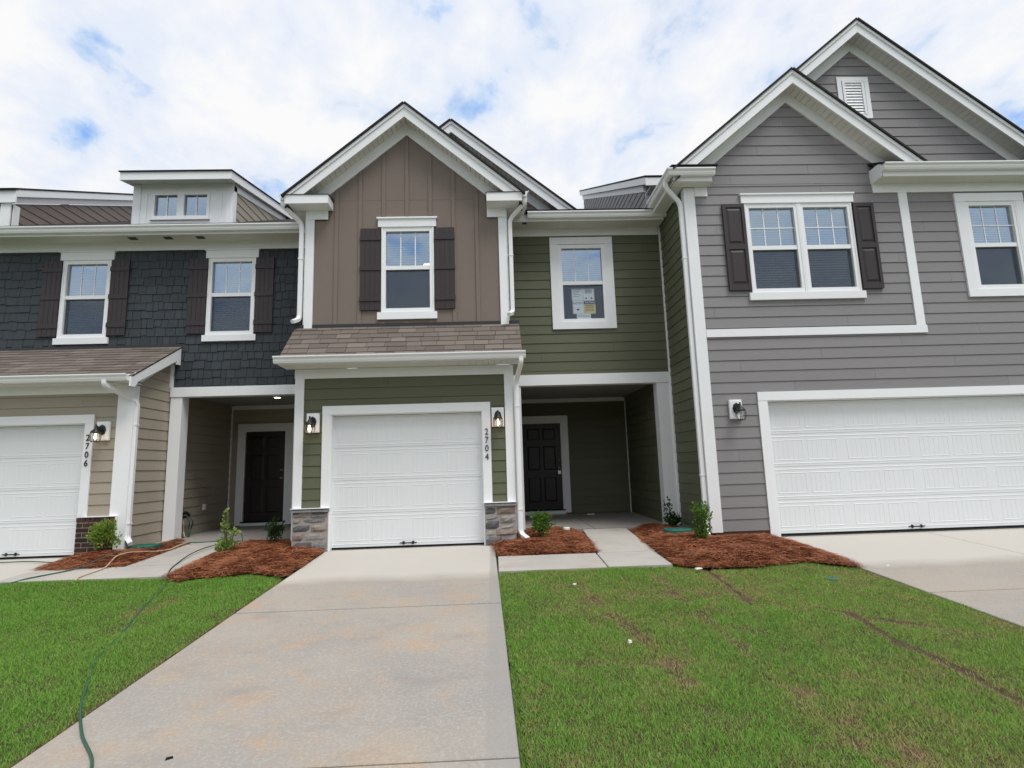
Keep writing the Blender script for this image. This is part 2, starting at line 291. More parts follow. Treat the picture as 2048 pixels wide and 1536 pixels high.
def siding(parent, fr, s0, s1, z0, z1, holes, m, xl=None, xr=None, exp=.178, zref=0., joint=3.6, wallname='wall'):
    """lap siding: every board a piece of its own, laid over a solid wall"""
    wall = backing(parent, wallname, fr, s0, s1, z0, z1, holes, m, xl, xr)
    i = math.floor((z0-zref)/exp); off = random.random()*joint
    while zref+i*exp < z1-.01:
        za, zb = max(z0, zref+i*exp), min(z1, zref+(i+1)*exp); i += 1
        if zb-za < .015: continue
        off = (off+1.37) % joint
        for a, b, p, q in cells(s0, s1, za, zb, holes):
            cuts = [a]+[c for c in np.arange(s0-joint+off, s1, joint) if a+.3 < c < b-.3]+[b]
            for c0, c1 in zip(cuts, cuts[1:]):
                lo = p+.005 if p == za else p
                def ends(z):
                    l = max(xl(z), c0) if xl else c0; r = min(xr(z), c1) if xr else c1
                    return l+(.0015 if c0 != a else 0), r-(.0015 if c1 != b else 0)
                (l0, r0), (l1, r1) = ends(lo), ends(q)
                if r0-l0 < .01 and r1-l1 < .01: continue
                if l0 > r0: l0 = r0 = (l0+r0)/2
                if l1 > r1: l1 = r1 = (l1+r1)/2
                nb, ntp = .019, .008; f0 = (lo-za)/(exp); f1 = (q-za)/(exp)
                na, nc = nb+(ntp-nb)*f0, nb+(ntp-nb)*f1
                MB().hexa([fr.p(l0, lo, 0), fr.p(r0, lo, 0), fr.p(r1, q, 0), fr.p(l1, q, 0)], [fr.p(l0, lo, na), fr.p(r0, lo, na), fr.p(r1, q, nc), fr.p(l1, q, nc)]).build('siding_board', m, wall)
    return wall
def g(Y): return .058*min(0., Y+.2) if Y > -9.5 else .058*-9.3
def slat_blind(par, fr, s0, s1, z0, z1, n):
    mb = MB(); z = z1-.03
    while z > z0:
        a, b = fr.p(s0, z, n-.018), fr.p(s1, z, n-.018); c, d = fr.p(s1, z-.026, n+.014), fr.p(s0, z-.026, n+.014); u = Vector((0, 0, .002))
        mb.hexa([a, b, c, d], [a+u, b+u, c+u, d+u]); z -= .043
    fr.box(s0, s1, z1-.03, z1+.02, n-.03, n+.02, mb); return mb.build('blind', 'blind', par)
def window(parent, fr, s0, s1, z0, z1, blind=(0, 1), rows=1, screen=True, room=None, zm=None, label=None):
    """double-hung sash; s0..z1 is the visible glass"""
    fw = .075; zm = zm or (z0+z1)/2+.035
    mb = MB(); 
    for a in ((s0-fw, s0, z0-fw, z1+fw), (s1, s1+fw, z0-fw, z1+fw), (s0, s1, z1, z1+fw), (s0, s1, z0-fw, z0)): fr.box(*a, -.07, .028, mb)
    for a in ((s0-fw, s0-fw+.025, z0-fw, z1+fw), (s1+fw-.025, s1+fw, z0-fw, z1+fw)): fr.box(*a, .028, .037, mb)
    wn = mb.build('window', 'white_vinyl', parent)
    tb(wn, 'meeting_rail', fr, s0, s1, zm-.036, zm+.034, -.05, .012, 'white_vinyl')
    tb(wn, 'upper_pane', fr, s0, s1, zm+.034, z1, -.030, -.024, 'glass'); tb(wn, 'lower_pane', fr, s0, s1, z0, zm-.036, -.046, -.040, 'glass' if screen else 'glass_plain')
    for i in (1, 2):
        c = s0+(s1-s0)*i/3; tb(wn, 'muntin', fr, c-.008, c+.008, zm+.034, z1, -.024, -.018, 'white_vinyl')
    if rows == 2: c = (zm+z1)/2; tb(wn, 'muntin', fr, s0, s1, c-.008, c+.008, -.018, -.012, 'white_vinyl')
    if screen: tb(wn, 'insect_screen', fr, s0+.004, s1-.004, z0+.004, zm-.038, -.012, -.010, 'screen')
    if blind: slat_blind(wn, fr, s0+.01, s1-.01, z0+(z1-z0)*blind[0], z0+(z1-z0)*blind[1]-.02, -.12)
    return wn
def room(parent, fr, s0, s1, z0, z1, depth=3.2):
    mb = MB(); n0, n1 = -.101, -depth
    P = lambda s, z, n: tuple(fr.p(s, z, n))
    o = len(mb.v); mb.v += [P(s, z, n) for n in (n0, n1) for s, z in ((s0, z0), (s1, z0), (s1, z1), (s0, z1))]
    mb.f += [(4, 5, 6, 7), (0, 1, 5, 4), (1, 2, 6, 5), (2, 3, 7, 6), (3, 0, 4, 7)]; return mb.build('room', 'room', parent)
def shutter(parent, fr, s0, s1, z0, z1, kind='board', rails=(.15, .52, .895)):
    sh = tb(parent, 'shutter', fr, s0, s1, z0, z1, .022, .045, 'shutter')
    if kind == 'board':
        k = 4; w_ = (s1-s0)/k
        for i in range(k): tb(sh, 'board', fr, s0+i*w_+.003, s0+(i+1)*w_-.003, z0, z1, .045, .050, 'shutter')
        for r in rails: zz = z1-(z1-z0)*r; tb(sh, 'rail', fr, s0-.006, s1+.006, zz, zz+.085, .046, .064, 'shutter')
    else:
        e = .05; zm = z0+(z1-z0)*.50
        for a in ((s0, s0+e, z0, z1), (s1-e, s1, z0, z1)): tb(sh, 'stile', fr, *a, .045, .062, 'shutter')
        for a in ((z1-.06, z1), (zm-.045, zm+.045), (z0, z0+.10)): tb(sh, 'rail', fr, s0+e, s1-e, *a, .045, .060, 'shutter')
        for a, b in ((z0+.12, zm-.065), (zm+.065, z1-.08)):
            p = [(s0+e+.018, a), (s1-e-.018, a), (s1-e-.018, b), (s0+e+.018, b)]; q = [(s0+e+.05, a+.035), (s1-e-.05, a+.035), (s1-e-.05, b-.035), (s0+e+.05, b-.035)]
            MB().hexa([fr.p(*t, .045) for t in p], [fr.p(*t, .058) for t in q]).build('raised_panel', 'shutter', sh)
    return sh
def ridge(mb, fr, s0, s1, z0, z1, n, h=.006, c=.006):
    a = [(s0, z0), (s1, z0), (s1, z1), (s0, z1)]; dx = min(c, (s1-s0)*.4); dz = min(c, (z1-z0)*.4); b = [(s0+dx, z0+dz), (s1-dx, z0+dz), (s1-dx, z1-dz), (s0+dx, z1-dz)]
    mb.hexa([fr.p(*t, n) for t in a], [fr.p(*t, n+h) for t in b])
def garage_door(parent, fr, s0, s1, z0, z1, n=-.10, ncol=4, hz=None):
    gd = tb(parent, 'garage_door', fr, s0, s1, z0+.01, z1, n-.06, n-.03, 'door_white')
    H = (z1-z0-.02)/4; W = (s1-s0)/(ncol/2)
    for k in range(4):
        a = z0+.02+k*H; b = a+H-.004; mb = MB(); fr.box(s0, s1, a, b, n-.03, n, mb)
        for zz in (a+.045, b-.045): ridge(mb, fr, s0, s1, zz-.009, zz+.009, n, .0035)
        for c in range(ncol):
            pc = s0+W*(c//2)+W/2; l, r = (pc-.045*W/1.22*1.25-.49*W/1.22+.02, pc-.035) if c % 2 == 0 else (pc+.035, pc+.045*W/1.22*1.25+.49*W/1.22-.02)
            p, q = a+.095, b-.095
            for t in ((l, r, p, p+.014), (l, r, q-.014, q), (l, l+.014, p, q), (r-.014, r, p, q)): ridge(mb, fr, *t, n, .0038)
            for i in range(1, 6):
                x = l+(r-l)*i/6; ridge(mb, fr, x-.005, x+.005, p+.014, q-.014, n, .0026)
        mb.build('door_section', 'door_white', gd)
    tb(gd, 'rubber_seal', fr, s0, s1, z0-.004, z0+.02, n-.05, n+.004, 'rubber')
    c = hz if hz is not None else (s0+s1)/2; mb = MB(); zc = z0+.062
    mb.tube([fr.p(c-.075, zc, n+.03), fr.p(c+.075, zc, n+.03)], .010)
    for sg in (-1, 1):
        mb.hexa([fr.p(c+sg*.075+dx, zc+dz, n) for dx, dz in ((-.035, 0), (0, -.03), (.035, 0), (0, .03))], [fr.p(c+sg*.075+dx, zc+dz, n+.012) for dx, dz in ((-.03, 0), (0, -.025), (.03, 0), (0, .025))])
        mb.tube([fr.p(c+sg*.075, zc, n), fr.p(c+sg*.075, zc, n+.032)], .012); mb.tube([fr.p(c+sg*.10, zc, n+.006), fr.p(c+sg*.135, zc, n+.006)], .008)
    mb.build('handle', 'black_metal', gd); return gd
GUT = [(0, -.11), (.07, -.11), (.085, -.075), (.085, -.05), (.115, -.02), (.115, 0), (.105, 0), (.105, -.015), (.01, -.015), (0, 0)]
def gutter(parent, path, outw):
    """K-style gutter: path of back-top points, outw = outward normal per segment (list)"""
    mb = MB(); k = len(GUT); pts = [Vector(p) for p in path]; o = 0
    for i, p in enumerate(pts):
        if i == 0: n = Vector(outw[0])
        elif i == len(pts)-1: n = Vector(outw[-1])
        else: n = Vector(outw[i-1])+Vector(outw[i])
        mb.v += [tuple(p+n*q+Vector((0, 0, r))) for q, r in GUT]
    for i in range(len(pts)-1):
        for j in range(k): mb.f.append((i*k+j, i*k+(j+1) % k, (i+1)*k+(j+1) % k, (i+1)*k+j))
    mb.f += [tuple(range(k))[::-1], tuple((len(pts)-1)*k+j for j in range(k))]; return mb.build('gutter', 'white_metal', parent)
def bez(pts, n=6, rad=.09):
    """polyline with rounded corners"""
    pts = [Vector(p) for p in pts]; out_ = [pts[0]]
    for a, b, c in zip(pts, pts[1:], pts[2:]):
        r = min(rad, (b-a).length*.45, (c-b).length*.45); p, q = b+(a-b).normalized()*r, b+(c-b).normalized()*r
        for i in range(n+1): t = i/n; out_.append(p*(1-t)**2+b*2*t*(1-t)+q*t*t)
    out_.append(pts[-1]); return out_
RECT = [(-.035, -.027), (-.02, -.032), (.02, -.032), (.035, -.027), (.035, .027), (.02, .032), (-.02, .032), (-.035, .027)]
def downspout(parent, pts, bands=()):
    d = MB().sweep(bez(pts), RECT, fixed=Vector((1, 0, 0))).build('downspout', 'white_metal', parent)
    for b in bands: b = Vector(b); MB().box(b.x-.042, b.x+.042, b.y-.038, b.y+.038, b.z-.012, b.z+.012).build('strap', 'white_metal', d)
    return d
SHM = None
def shingles(parent, P0, U, V, Nn, lu, lv, tabw=.305, exp=.145):
    """asphalt tabs laid course by course from the eave; U along the eave, V up the slope"""
    global SHM
    if SHM is None:
        mb = MB(); mb.hexa([(0, 0, 0), (1, 0, 0), (1, 1, 0), (0, 1, 0)], [(0, 0, 1), (1, 0, 1), (1, 1, .35), (0, 1, .35)]); SHM = bpy.data.meshes.new('shingle'); SHM.from_pydata(mb.v, [], mb.f); SHM.materials.append(M['shingle'])
    U, V, Nn = Vector(U).normalized(), Vector(V).normalized(), Vector(Nn).normalized(); R = Matrix((U, V, Nn)).transposed().to_4x4(); k = 0; v = 0
    while v < lv-.02:
        h = min(exp, lv-v); u = -random.choice((.08, .15, .22, .27))
        while u < lu:
            w_ = tabw*random.choice((1, 1, 1, .8, 1.15)); a, b = max(u, 0), min(u+w_, lu); u += w_
            if b-a < .02: continue
            o = bpy.data.objects.new('shingle', SHM); COL.objects.link(o); o.parent = parent
            mw = Matrix.Translation(Vector(P0)+U*(a+.0035)+V*v+Nn*.002)@R@Matrix.Diagonal((b-a-.007, h+.004, .012+random.random()*.006, 1)); o.matrix_local = mw; o.matrix_parent_inverse = Matrix.Translation(-wloc(parent))
        v += exp
def roofslab(parent, name, a, b, c, d, t=.035, m='roof_edge'):
    n = (Vector(b)-Vector(a)).cross(Vector(d)-Vector(a)).normalized()
    if n.z < 0: n = -n
    return MB().hexa([Vector(p) for p in (a, b, c, d)], [Vector(p)+n*t for p in (a, b, c, d)]).build(name, m, parent)
def gable(parent, cx, ztop, sl, xL, xR, yr, yw, yb, frieze=.165, rake=.235, sof=.105, m_sof='soffit', zcut=None):
    """gable roof: rake boards, plank soffit, frieze and roof slabs. ztop: top of rake boards at the apex, yr rake face, yw wall, yb back"""
    k = math.sqrt(1+sl*sl); zt = lambda x: ztop-sl*abs(x-cx)
    gr = None
    for sg, xe in ((-1, xL), (1, xR)):
        a = (cx, yr-.05, ztop+.004); b = (xe+sg*.03, yr-.05, zt(xe+sg*.03)+.004); s_ = roofslab(parent, 'gable_roof', a, b, (b[0], yb, b[2]), (cx, yb, a[2]), .03)
        zc = zcut if zcut is not None else -99
        def cl(x, dz):      # clip rake foot on the horizontal zcut
            return (x, max(zt(x)-dz, zc))
        xc = cx+sg*(ztop-zc)/sl if zcut is not None else xe
        def strip(d0, d1, y0, y1, name, m='white_trim'):
            # vertical offsets d0<d1 below the roof line
            def foot(d): return xe if (zcut is None or zt(xe)-d >= zc) else cx+sg*(ztop-d-zc)/sl
            p = [(cx, ztop-d0), (foot(d0), zt(foot(d0))-d0), (foot(d1), zt(foot(d1))-d1), (cx, ztop-d1)]
            if sg > 0: p = p[::-1]
            return MB().hexa([(x, y0, z) for x, z in p], [(x, y1, z) for x, z in p]).build(name, m, s_)
        strip(0, rake, yr+.03, yr, 'rake_board'); strip(-.0, .062, yr-.002, yr-.022, 'rake_moulding')
        # frieze against the wall
        f0 = rake-.03; 
        strip(f0-.01, f0+frieze*k*.95, yw-.002, yw-.032, 'frieze_board')
        # soffit planks running from rake to wall
        n = max(4, int(abs(xe-cx)*k/sof)); 
        for i in range(n):
            x0 = cx+(xe-cx)*i/n+sg*.003; x1 = cx+(xe-cx)*(i+1)/n-sg*.003; d = rake-.035
            if zcut is not None and zt(x1)-d < zc-.02: continue
            q = [(x0, yr+.03, zt(x0)-d), (x1, yr+.03, zt(x1)-d), (x1, yw-.032, zt(x1)-d), (x0, yw-.032, zt(x0)-d)]
            MB().hexa([(x, y, z+.012) for x, y, z in q], q).build('soffit_plank', m_sof, s_)
        q = [(cx, yr+.03, ztop-rake+.05), (xe, yr+.03, zt(xe)-rake+.05), (xe, yw, zt(xe)-rake+.05), (cx, yw, ztop-rake+.05)]
        MB().hexa(q, [(x, y, z+.01) for x, y, z in q]).build('soffit_backing', 'roof_edge', s_)
        if gr is None: gr = s_
    return gr
def panel_eave(parent, x0, x1, y0, y1, z, name='soffit'):
    """flat eave soffit with fine grooves"""
    mb = MB(); x = x0
    while x < x1-.01: b = min(x+.10, x1); mb.box(x+.0015, b-.0015, y0, y1, z, z+.012); x += .10
    s_ = mb.build(name, 'soffit', parent); s_['kind'] = 'stuff'
    MB().box(x0, x1, y0, y1, z+.014, z+.03).build('soffit_backing', 'roof_edge', s_); return s_
def digits(parent, txt, x, ztop, y, size, pitch):
    for i, ch in enumerate(txt):
        cu = bpy.data.curves.new('house_number', 'FONT'); cu.body = ch; cu.size = size; cu.extrude = .004; cu.align_x = 'CENTER'; cu.offset = 0
        t = bpy.data.objects.new('tmp', cu); COL.objects.link(t); dg = bpy.context.evaluated_depsgraph_get(); me = bpy.data.meshes.new_from_object(t.evaluated_get(dg)); bpy.data.objects.remove(t)
        me.transform(Matrix.Translation((x, y, ztop-size*.72-i*pitch))@Matrix.Rotation(math.pi/2, 4, 'X')@Matrix.Diagonal((.86, 1, 1, 1))); me.materials.clear(); me.materials.append(M['black_metal']); link('house_number', me, parent)
def text(parent, txt, loc, size, m='ink'):
    cu = bpy.data.curves.new('lettering', 'FONT'); cu.body = txt; cu.size = size; cu.extrude = .0005
    t = bpy.data.objects.new('tmp', cu); COL.objects.link(t); dg = bpy.context.evaluated_depsgraph_get(); me = bpy.data.meshes.new_from_object(t.evaluated_get(dg)); bpy.data.objects.remove(t)
    me.transform(Matrix.Translation(loc)@Matrix.Rotation(math.pi/2, 4, 'X')); me.materials.clear(); me.materials.append(M[m]); return link('lettering', me, parent)
def entry_door(parent, fr, s0, s1, z0, z1, knob_right=True, trim=.13):
    cs = tb(parent, 'front_door', fr, s0, s1, z0+.02, z1, -.03, .0, 'front_door'); w_ = s1-s0; h = z1-z0
    for c in (0, 1):
        a = s0+w_*(.14+.40*c); b = a+w_*.32
        for lo, hi in ((.10, .38), (.46, .735), (.81, .94)):
            p = [(a, z0+h*lo), (b, z0+h*lo), (b, z0+h*hi), (a, z0+h*hi)]; q = [(a+.03, z0+h*lo+.03), (b-.03, z0+h*lo+.03), (b-.03, z0+h*hi-.03), (a+.03, z0+h*hi-.03)]
            MB().hexa([fr.p(*t, 0) for t in p], [fr.p(*t, .012) for t in q]).build('panel', 'front_door', cs)
    kx = s1-.07 if knob_right else s0+.07
    for zz, r in ((z0+.96, .032), (z0+1.14, .026)):
        mb = MB(); mb.tube([fr.p(kx, zz, 0), fr.p(kx, zz, .012)], r, 12); mb.tube([fr.p(kx, zz, .012), fr.p(kx, zz, .045)], .012, 8); mb.tube([fr.p(kx, zz, .045), fr.p(kx, zz, .07)], r*.8, 12); mb.build('knob' if r > .03 else 'deadbolt', 'nickel', cs, True)
    for a in ((s0-.05, s0, z0, z1+.05), (s1, s1+.05, z0, z1+.05), (s0, s1, z1, z1+.05)): tb(cs, 'jamb', fr, *a, -.02, .05)
    for a in ((s0-.05-trim, s0-.05, z0-.06, z1+.05), (s1+.05, s1+.05+trim, z0-.06, z1+.05)): tb(cs, 'casing', fr, *a, .0, .040)
    tb(cs, 'casing', fr, s0-.05-trim, s1+.05+trim, z1+.05, z1+.05+trim, .0, .044); tb(cs, 'threshold', fr, s0-.05, s1+.05, z0-.004, z0+.02, -.02, .07, 'rubber'); tb(cs, 'sill_board', fr, s0-.05, s1+.05, z0-.08, z0-.004, 0, .05)
    return cs
def stones(parent, rows, X0, Y0, depth):
    """rows: list of (z0, z1, [(x0, x1, material), ...]); rough faced stones around the pier front"""
    for z0, z1, sts in rows:
        for x0, x1, m_ in sts:
            nx, nz = 5, 4; mb = MB(); g_ = .005; seed = random.random()*50
            xs = np.linspace(x0+g_, x1-g_, nx); zs = np.linspace(z0+g_, z1-g_, nz); base = random.uniform(.006, .022)
            for j in range(nz):
                for i in range(nx):
                    e = (i in (0, nx-1)) or (j in (0, nz-1)); mb.v.append((xs[i]+(0 if not e else random.uniform(-.002, .002)), Y0-(base*.35 if e else base+random.uniform(0, .014)), zs[j]+(random.uniform(-.003, .003) if e else 0)))
            mb.f += [(j*nx+i, j*nx+i+1, (j+1)*nx+i+1, (j+1)*nx+i) for j in range(nz-1) for i in range(nx-1)]
            b = len(mb.v); mb.v += [(xs[0], Y0+.02, zs[0]), (xs[-1], Y0+.02, zs[0]), (xs[-1], Y0+.02, zs[-1]), (xs[0], Y0+.02, zs[-1])]
            c = (0, nx-1, nz*nx-1, (nz-1)*nx)
            mb.f += [tuple([b, b+1]+list(range(nx-1, -1, -1))), tuple([b+2, b+3]+[(nz-1)*nx+i for i in range(nx)]), tuple([b+3, b]+[j*nx for j in range(nz)]), tuple([b+1, b+2]+[j*nx+nx-1 for j in range(nz-1, -1, -1)])]
            mb.build('stone', m_, parent)

# ================================================================ ground
gs = MB(); ys = [-400, -60, -20, -9.5, -.2, 60, 400]
for y in ys: gs.v += [(-400, y, g(y)-.05), (400, y, g(y)-.05)]
gs.f += [(2*i, 2*i+1, 2*i+3, 2*i+2) for i in range(len(ys)-1)]
tag(gs.build('ground', 'far_ground'), kind='structure')
def slab(parent, x0, x1, y0, y1, m, dz=0, t=.10, ch=.006, xb=None):
    """one concrete panel following the grade, with eased edges"""
    z0, z1 = g(y0)+dz, g(y1)+dz; xb = x1 if xb is None else xb; a = [(x0, y0, z0-t), (xb, y0, z0-t), (x1, y1, z1-t), (x0, y1, z1-t)]; b = [(x0, y0, z0-ch), (xb, y0, z0-ch), (x1, y1, z1-ch), (x0, y1, z1-ch)]; c = [(x0+ch, y0+ch, z0), (xb-ch, y0+ch, z0), (x1-ch, y1-ch, z1), (x0+ch, y1-ch, z1)]
    mb = MB(); mb.v = a+b+c; mb.f = [(3, 2, 1, 0), (8, 9, 10, 11)]+[(i, (i+1) % 4, 4+(i+1) % 4, 4+i) for i in range(4)]+[(4+i, 4+(i+1) % 4, 8+(i+1) % 4, 8+i) for i in range(4)]
    return mb.build('slab', m, parent)
dr = tag(empty('driveway', (.1, -3, g(-3))), kind='structure', label='concrete driveway running down from the single garage door numbered 2704')
for a, b in ((-3.025, -.02), (-5.76, -3.055), (-8.6, -5.778), (-12.5, -8.616)): slab(dr, -1.27, 1.375-.0215*b, a, b, 'drive_concrete', xb=1.375-.0215*a)
MB().box(-1.22, 1.22, -.02, .2, -.11, -.004).build('threshold_slab', 'walk_concrete', dr)
dr = tag(empty('driveway', (8.2, -3, g(-3))), kind='structure', label='wide concrete driveway in front of the double garage door')
for x0, x1 in ((5.81, 8.205), (8.218, 10.9)):
    for a, b in ((-3.25, -.30), (-6.2, -3.278), (-12.5, -6.215)): slab(dr, x0, x1, a, b, 'drive_concrete_side')
MB().box(5.83, 10.7, -.30, -.08, -.11, -.004).build('threshold_slab', 'walk_concrete', dr)
dr = tag(empty('driveway', (-6.5, -3, g(-3))), kind='structure', label='concrete driveway before the garage door numbered 2706')
for a, b in ((-2.9, .28), (-6, -2.908), (-12.5, -6.008)): slab(dr, -7.9, -5.125, a, b, 'drive_concrete_side')
MB().box(-7.75, -5.31, .28, .5, -.11, -.004).build('threshold_slab', 'walk_concrete', dr)
pt = tag(empty('path', (3.2, -1, 0)), kind='structure', label='pale concrete path turning from the driveway to the dark green porch')
slab(pt, 1.425, 2.815, -1.76, -.93, 'walk_concrete', .012); slab(pt, 2.832, 3.66, -1.74, -.94, 'walk_concrete', .012)
mb = MB(); mb.hexa([(2.86, -.932, -.12), (3.67, -.932, -.12), (3.70, .942, -.12), (2.94, .942, -.12)], [(2.86, -.932, g(-.93)+.012), (3.67, -.932, g(-.93)+.012), (3.70, .942, .085), (2.94, .942, .085)]); mb.build('slab', 'walk_concrete', pt)
pf = tag(empty('porch_floor', (3.2, 2, 0)), kind='structure', label='concrete porch floor before the dark front door with the lock box')
MB().box(1.75, 3.14, .958, 3.9, -.1, .10).build('slab', 'porch_concrete_shaded', pf); MB().box(3.152, 4.54, .958, 3.9, -.1, .10).build('slab', 'porch_concrete_shaded', pf)
pt = tag(empty('path', (-3.5, -1, 0)), kind='structure', label='concrete path crossed by hoses leading to the beige porch')
slab(pt, -5.117, -3.9, -1.36, -.70, 'walk_concrete', .012); slab(pt, -3.892, -2.92, -1.36, -.70, 'walk_concrete', .012)
MB().hexa([(-3.89, -.69, -.12), (-2.96, -.69, -.12), (-2.98, 1.0, -.12), (-3.86, 1.0, -.12)], [(-3.89, -.69, g(-.69)+.012), (-2.96, -.69, g(-.69)+.012), (-2.98, 1.0, .085), (-3.86, 1.0, .085)]).build('slab', 'walk_concrete', pt)
pf = tag(empty('porch_floor', (-3.2, 2, 0)), kind='structure', label='concrete porch floor beside the hose tap')
MB().box(-4.58, -3.3, 1.008, 3.75, -.1, .10).build('slab', 'porch_concrete_shaded', pf); MB().box(-3.288, -1.80, 1.008, 3.75, -.1, .10).build('slab', 'porch_concrete_shaded', pf)
def inpoly(P, x, y):
    x, y = np.asarray(x), np.asarray(y); r = np.zeros(x.shape, bool); n = len(P)
    for i in range(n):
        (x0, y0), (x1, y1) = P[i], P[(i+1) % n]
        if y0 == y1: continue
        r ^= ((y0 > y) != (y1 > y)) & (x < (x1-x0)*(y-y0)/(y1-y0)+x0)
    return r
def pdist(P, x, y):
    d = np.full(np.shape(x), 9.); n = len(P)
    for i in range(n):
        a, b = np.array(P[i]), np.array(P[(i+1) % n]); ab = b-a; t = np.clip(((x-a[0])*ab[0]+(y-a[1])*ab[1])/(ab@ab+1e-9), 0, 1); d = np.minimum(d, np.hypot(x-a[0]-t*ab[0], y-a[1]-t*ab[1]))
    return d
def vnoise(x, y, s, seed=0):
    r = np.random.default_rng(seed).random((64, 64)); u, v = x*s, y*s; i, j = np.floor(u).astype(int), np.floor(v).astype(int); f, h = u-i, v-j; f = f*f*(3-2*f); h = h*h*(3-2*h)
    return (r[i % 64, j % 64]*(1-f)+r[(i+1) % 64, j % 64]*f)*(1-h)+(r[i % 64, (j+1) % 64]*(1-f)+r[(i+1) % 64, (j+1) % 64]*f)*h
gv = np.vectorize(g)
BED_C = [(-1.29, -.03), (-1.28, -1.05), (-1.33, -1.62), (-1.85, -1.33), (-2.1, -1.45), (-2.4, -1.5), (-2.62, -1.66), (-2.90, -1.42), (-2.93, -.7), (-2.95, .2), (-2.97, .99), (-1.82, 1.0), (-1.82, -.03)]
BED_D = [(1.36, -.05), (1.44, -.92), (2.84, -.92), (2.88, .0), (2.93, .94), (2.9, 1.3), (2.5, 1.5), (1.9, 1.5), (1.76, 1.1), (1.76, -.05)]
BED_E = [(3.72, .9), (3.8, 1.25), (4.4, 1.5), (4.6, 1.12), (4.79, 1.1), (4.79, -.30), (5.68, -.32), (5.80, -.9), (5.84, -2.24), (5.34, -1.86), (4.7, -2.0), (4.1, -2.02), (3.72, -1.85), (3.68, -1.0)]
BED_A = [(-5.29, .2), (-5.13, -.25), (-5.12, -.72), (-4.7, -.78), (-4.2, -.73), (-3.92, -.68), (-3.9, .3), (-3.88, 1.05), (-4.1, 1.5), (-4.4, 1.7), (-4.56, 1.6), (-4.56, .3), (-4.7, .22)]
LAWN_R = [(1.420, -1.785), (3.6, -1.78), (4.1, -2.0), (4.7, -1.98), (5.34, -1.84), (5.81, -2.2), (5.81, -12), (1.640, -12)]
LAWN_L = [(-5.12, -1.38), (-3.0, -1.38), (-2.62, -1.6), (-2.1, -1.42), (-1.85, -1.30), (-1.33, -1.6), (-1.28, -1.9), (-1.28, -12), (-5.12, -12)]
def mound(P, x, y, top):
    d = pdist(P, x, y); return gv(y)+np.minimum(top, .3*d)*(1-np.exp(-d*9))+.025*(vnoise(x, y, 5, 3)-.5)*np.minimum(1, d*8)+.03*(vnoise(x, y, 2.2, 4)-.3)*np.minimum(1, d*5)
def gridmesh(name, P, zf, step, m):
    xs = np.arange(min(p[0] for p in P), max(p[0] for p in P)+step, step); ys_ = np.arange(min(p[1] for p in P), max(p[1] for p in P)+step, step); X, Y = np.meshgrid(xs, ys_); ins = inpoly(P, X, Y); Z = zf(X, Y); idx = -np.ones(X.shape, int)
    q = ins[:-1, :-1] & ins[1:, :-1] & ins[:-1, 1:] & ins[1:, 1:]; use = np.zeros(X.shape, bool); use[:-1, :-1] |= q; use[1:, :-1] |= q; use[:-1, 1:] |= q; use[1:, 1:] |= q; idx[use] = np.arange(use.sum())
    v = np.stack([X[use], Y[use], Z[use]], 1); f = np.stack([idx[:-1, :-1][q], idx[:-1, 1:][q], idx[1:, 1:][q], idx[1:, :-1][q]], 1)
    me = bpy.data.meshes.new(name); me.from_pydata(v.tolist(), [], f.tolist()); me.materials.append(M[m])
    for p in me.polygons: p.use_smooth = True
    return link(name, me)
def strips(name, V, F, m, attr=None, parent=None):
    me = bpy.data.meshes.new(name); n = len(F); k = F.shape[1]; me.vertices.add(len(V)); me.vertices.foreach_set('co', V.astype(np.float32).ravel()); me.loops.add(n*k); me.loops.foreach_set('vertex_index', F.astype(np.int32).ravel())
    me.polygons.add(n); me.polygons.foreach_set('loop_start', np.arange(0, n*k, k, dtype=np.int32)); me.update(calc_edges=True)
    if attr is not None: a = me.attributes.new('tint', 'FLOAT', 'POINT'); a.data.foreach_set('value', attr.astype(np.float32))
    me.materials.append(M[m]); return link(name, me, parent)
def needles(P, zf, dens, parent, over=.05):
    xs, ys_ = [p[0] for p in P], [p[1] for p in P]; A = (max(xs)-min(xs))*(max(ys_)-min(ys_)); n = int(A*dens); x = RNG.uniform(min(xs), max(xs), n); y = RNG.uniform(min(ys_), max(ys_), n); k = inpoly(P, x, y) | ((pdist(P, x, y) < .16*RNG.random(n)**2) & (RNG.random(n) < .10) & (y < .9) & (y > -1.75)); x, y = x[k], y[k]; n = len(x)
    L_ = RNG.uniform(.07, .19, n); th = RNG.uniform(0, 2*math.pi, n); th = np.where(RNG.random(n) < .4, vnoise(x, y, 3, 9)*7+RNG.normal(0, .4, n), th); cv = RNG.normal(0, .5, n); w_ = RNG.uniform(.0013, .0028, n); lift = RNG.uniform(0, .045, n)*(RNG.random(n) < .8)+RNG.uniform(0, .01, n); tl = RNG.normal(0, .12, n)
    V = []; 
    for t in (-.5, -.17, .17, .5):
        a = th+cv*t; cx_, cy_ = x+np.cos(th+cv*t*.5)*L_*t, y+np.sin(th+cv*t*.5)*L_*t; cz = np.where(inpoly(P, x, y), zf(x, y)+lift, gv(y)+.014)+.006+tl*L_*t-.02*(t*2)**2*RNG.random(n)
        cz = np.maximum(cz, np.where(inpoly(P, cx_, cy_), zf(cx_, cy_)+.002, gv(cy_)+.016)); wv = w_*(1 if abs(t) < .4 else .6)
        for s_ in (-1, 1): V.append(np.stack([cx_-np.sin(a)*wv*s_, cy_+np.cos(a)*wv*s_, cz+wv*s_*.5], 1))
    V = np.stack(V, 1).reshape(-1, 3); b = (np.arange(n)*8)[:, None]; F = np.concatenate([b+np.array([[0, 1, 3, 2]]), b+np.array([[2, 3, 5, 4]]), b+np.array([[4, 5, 7, 6]])]); return strips('needles', V, F, 'needle', None, parent)
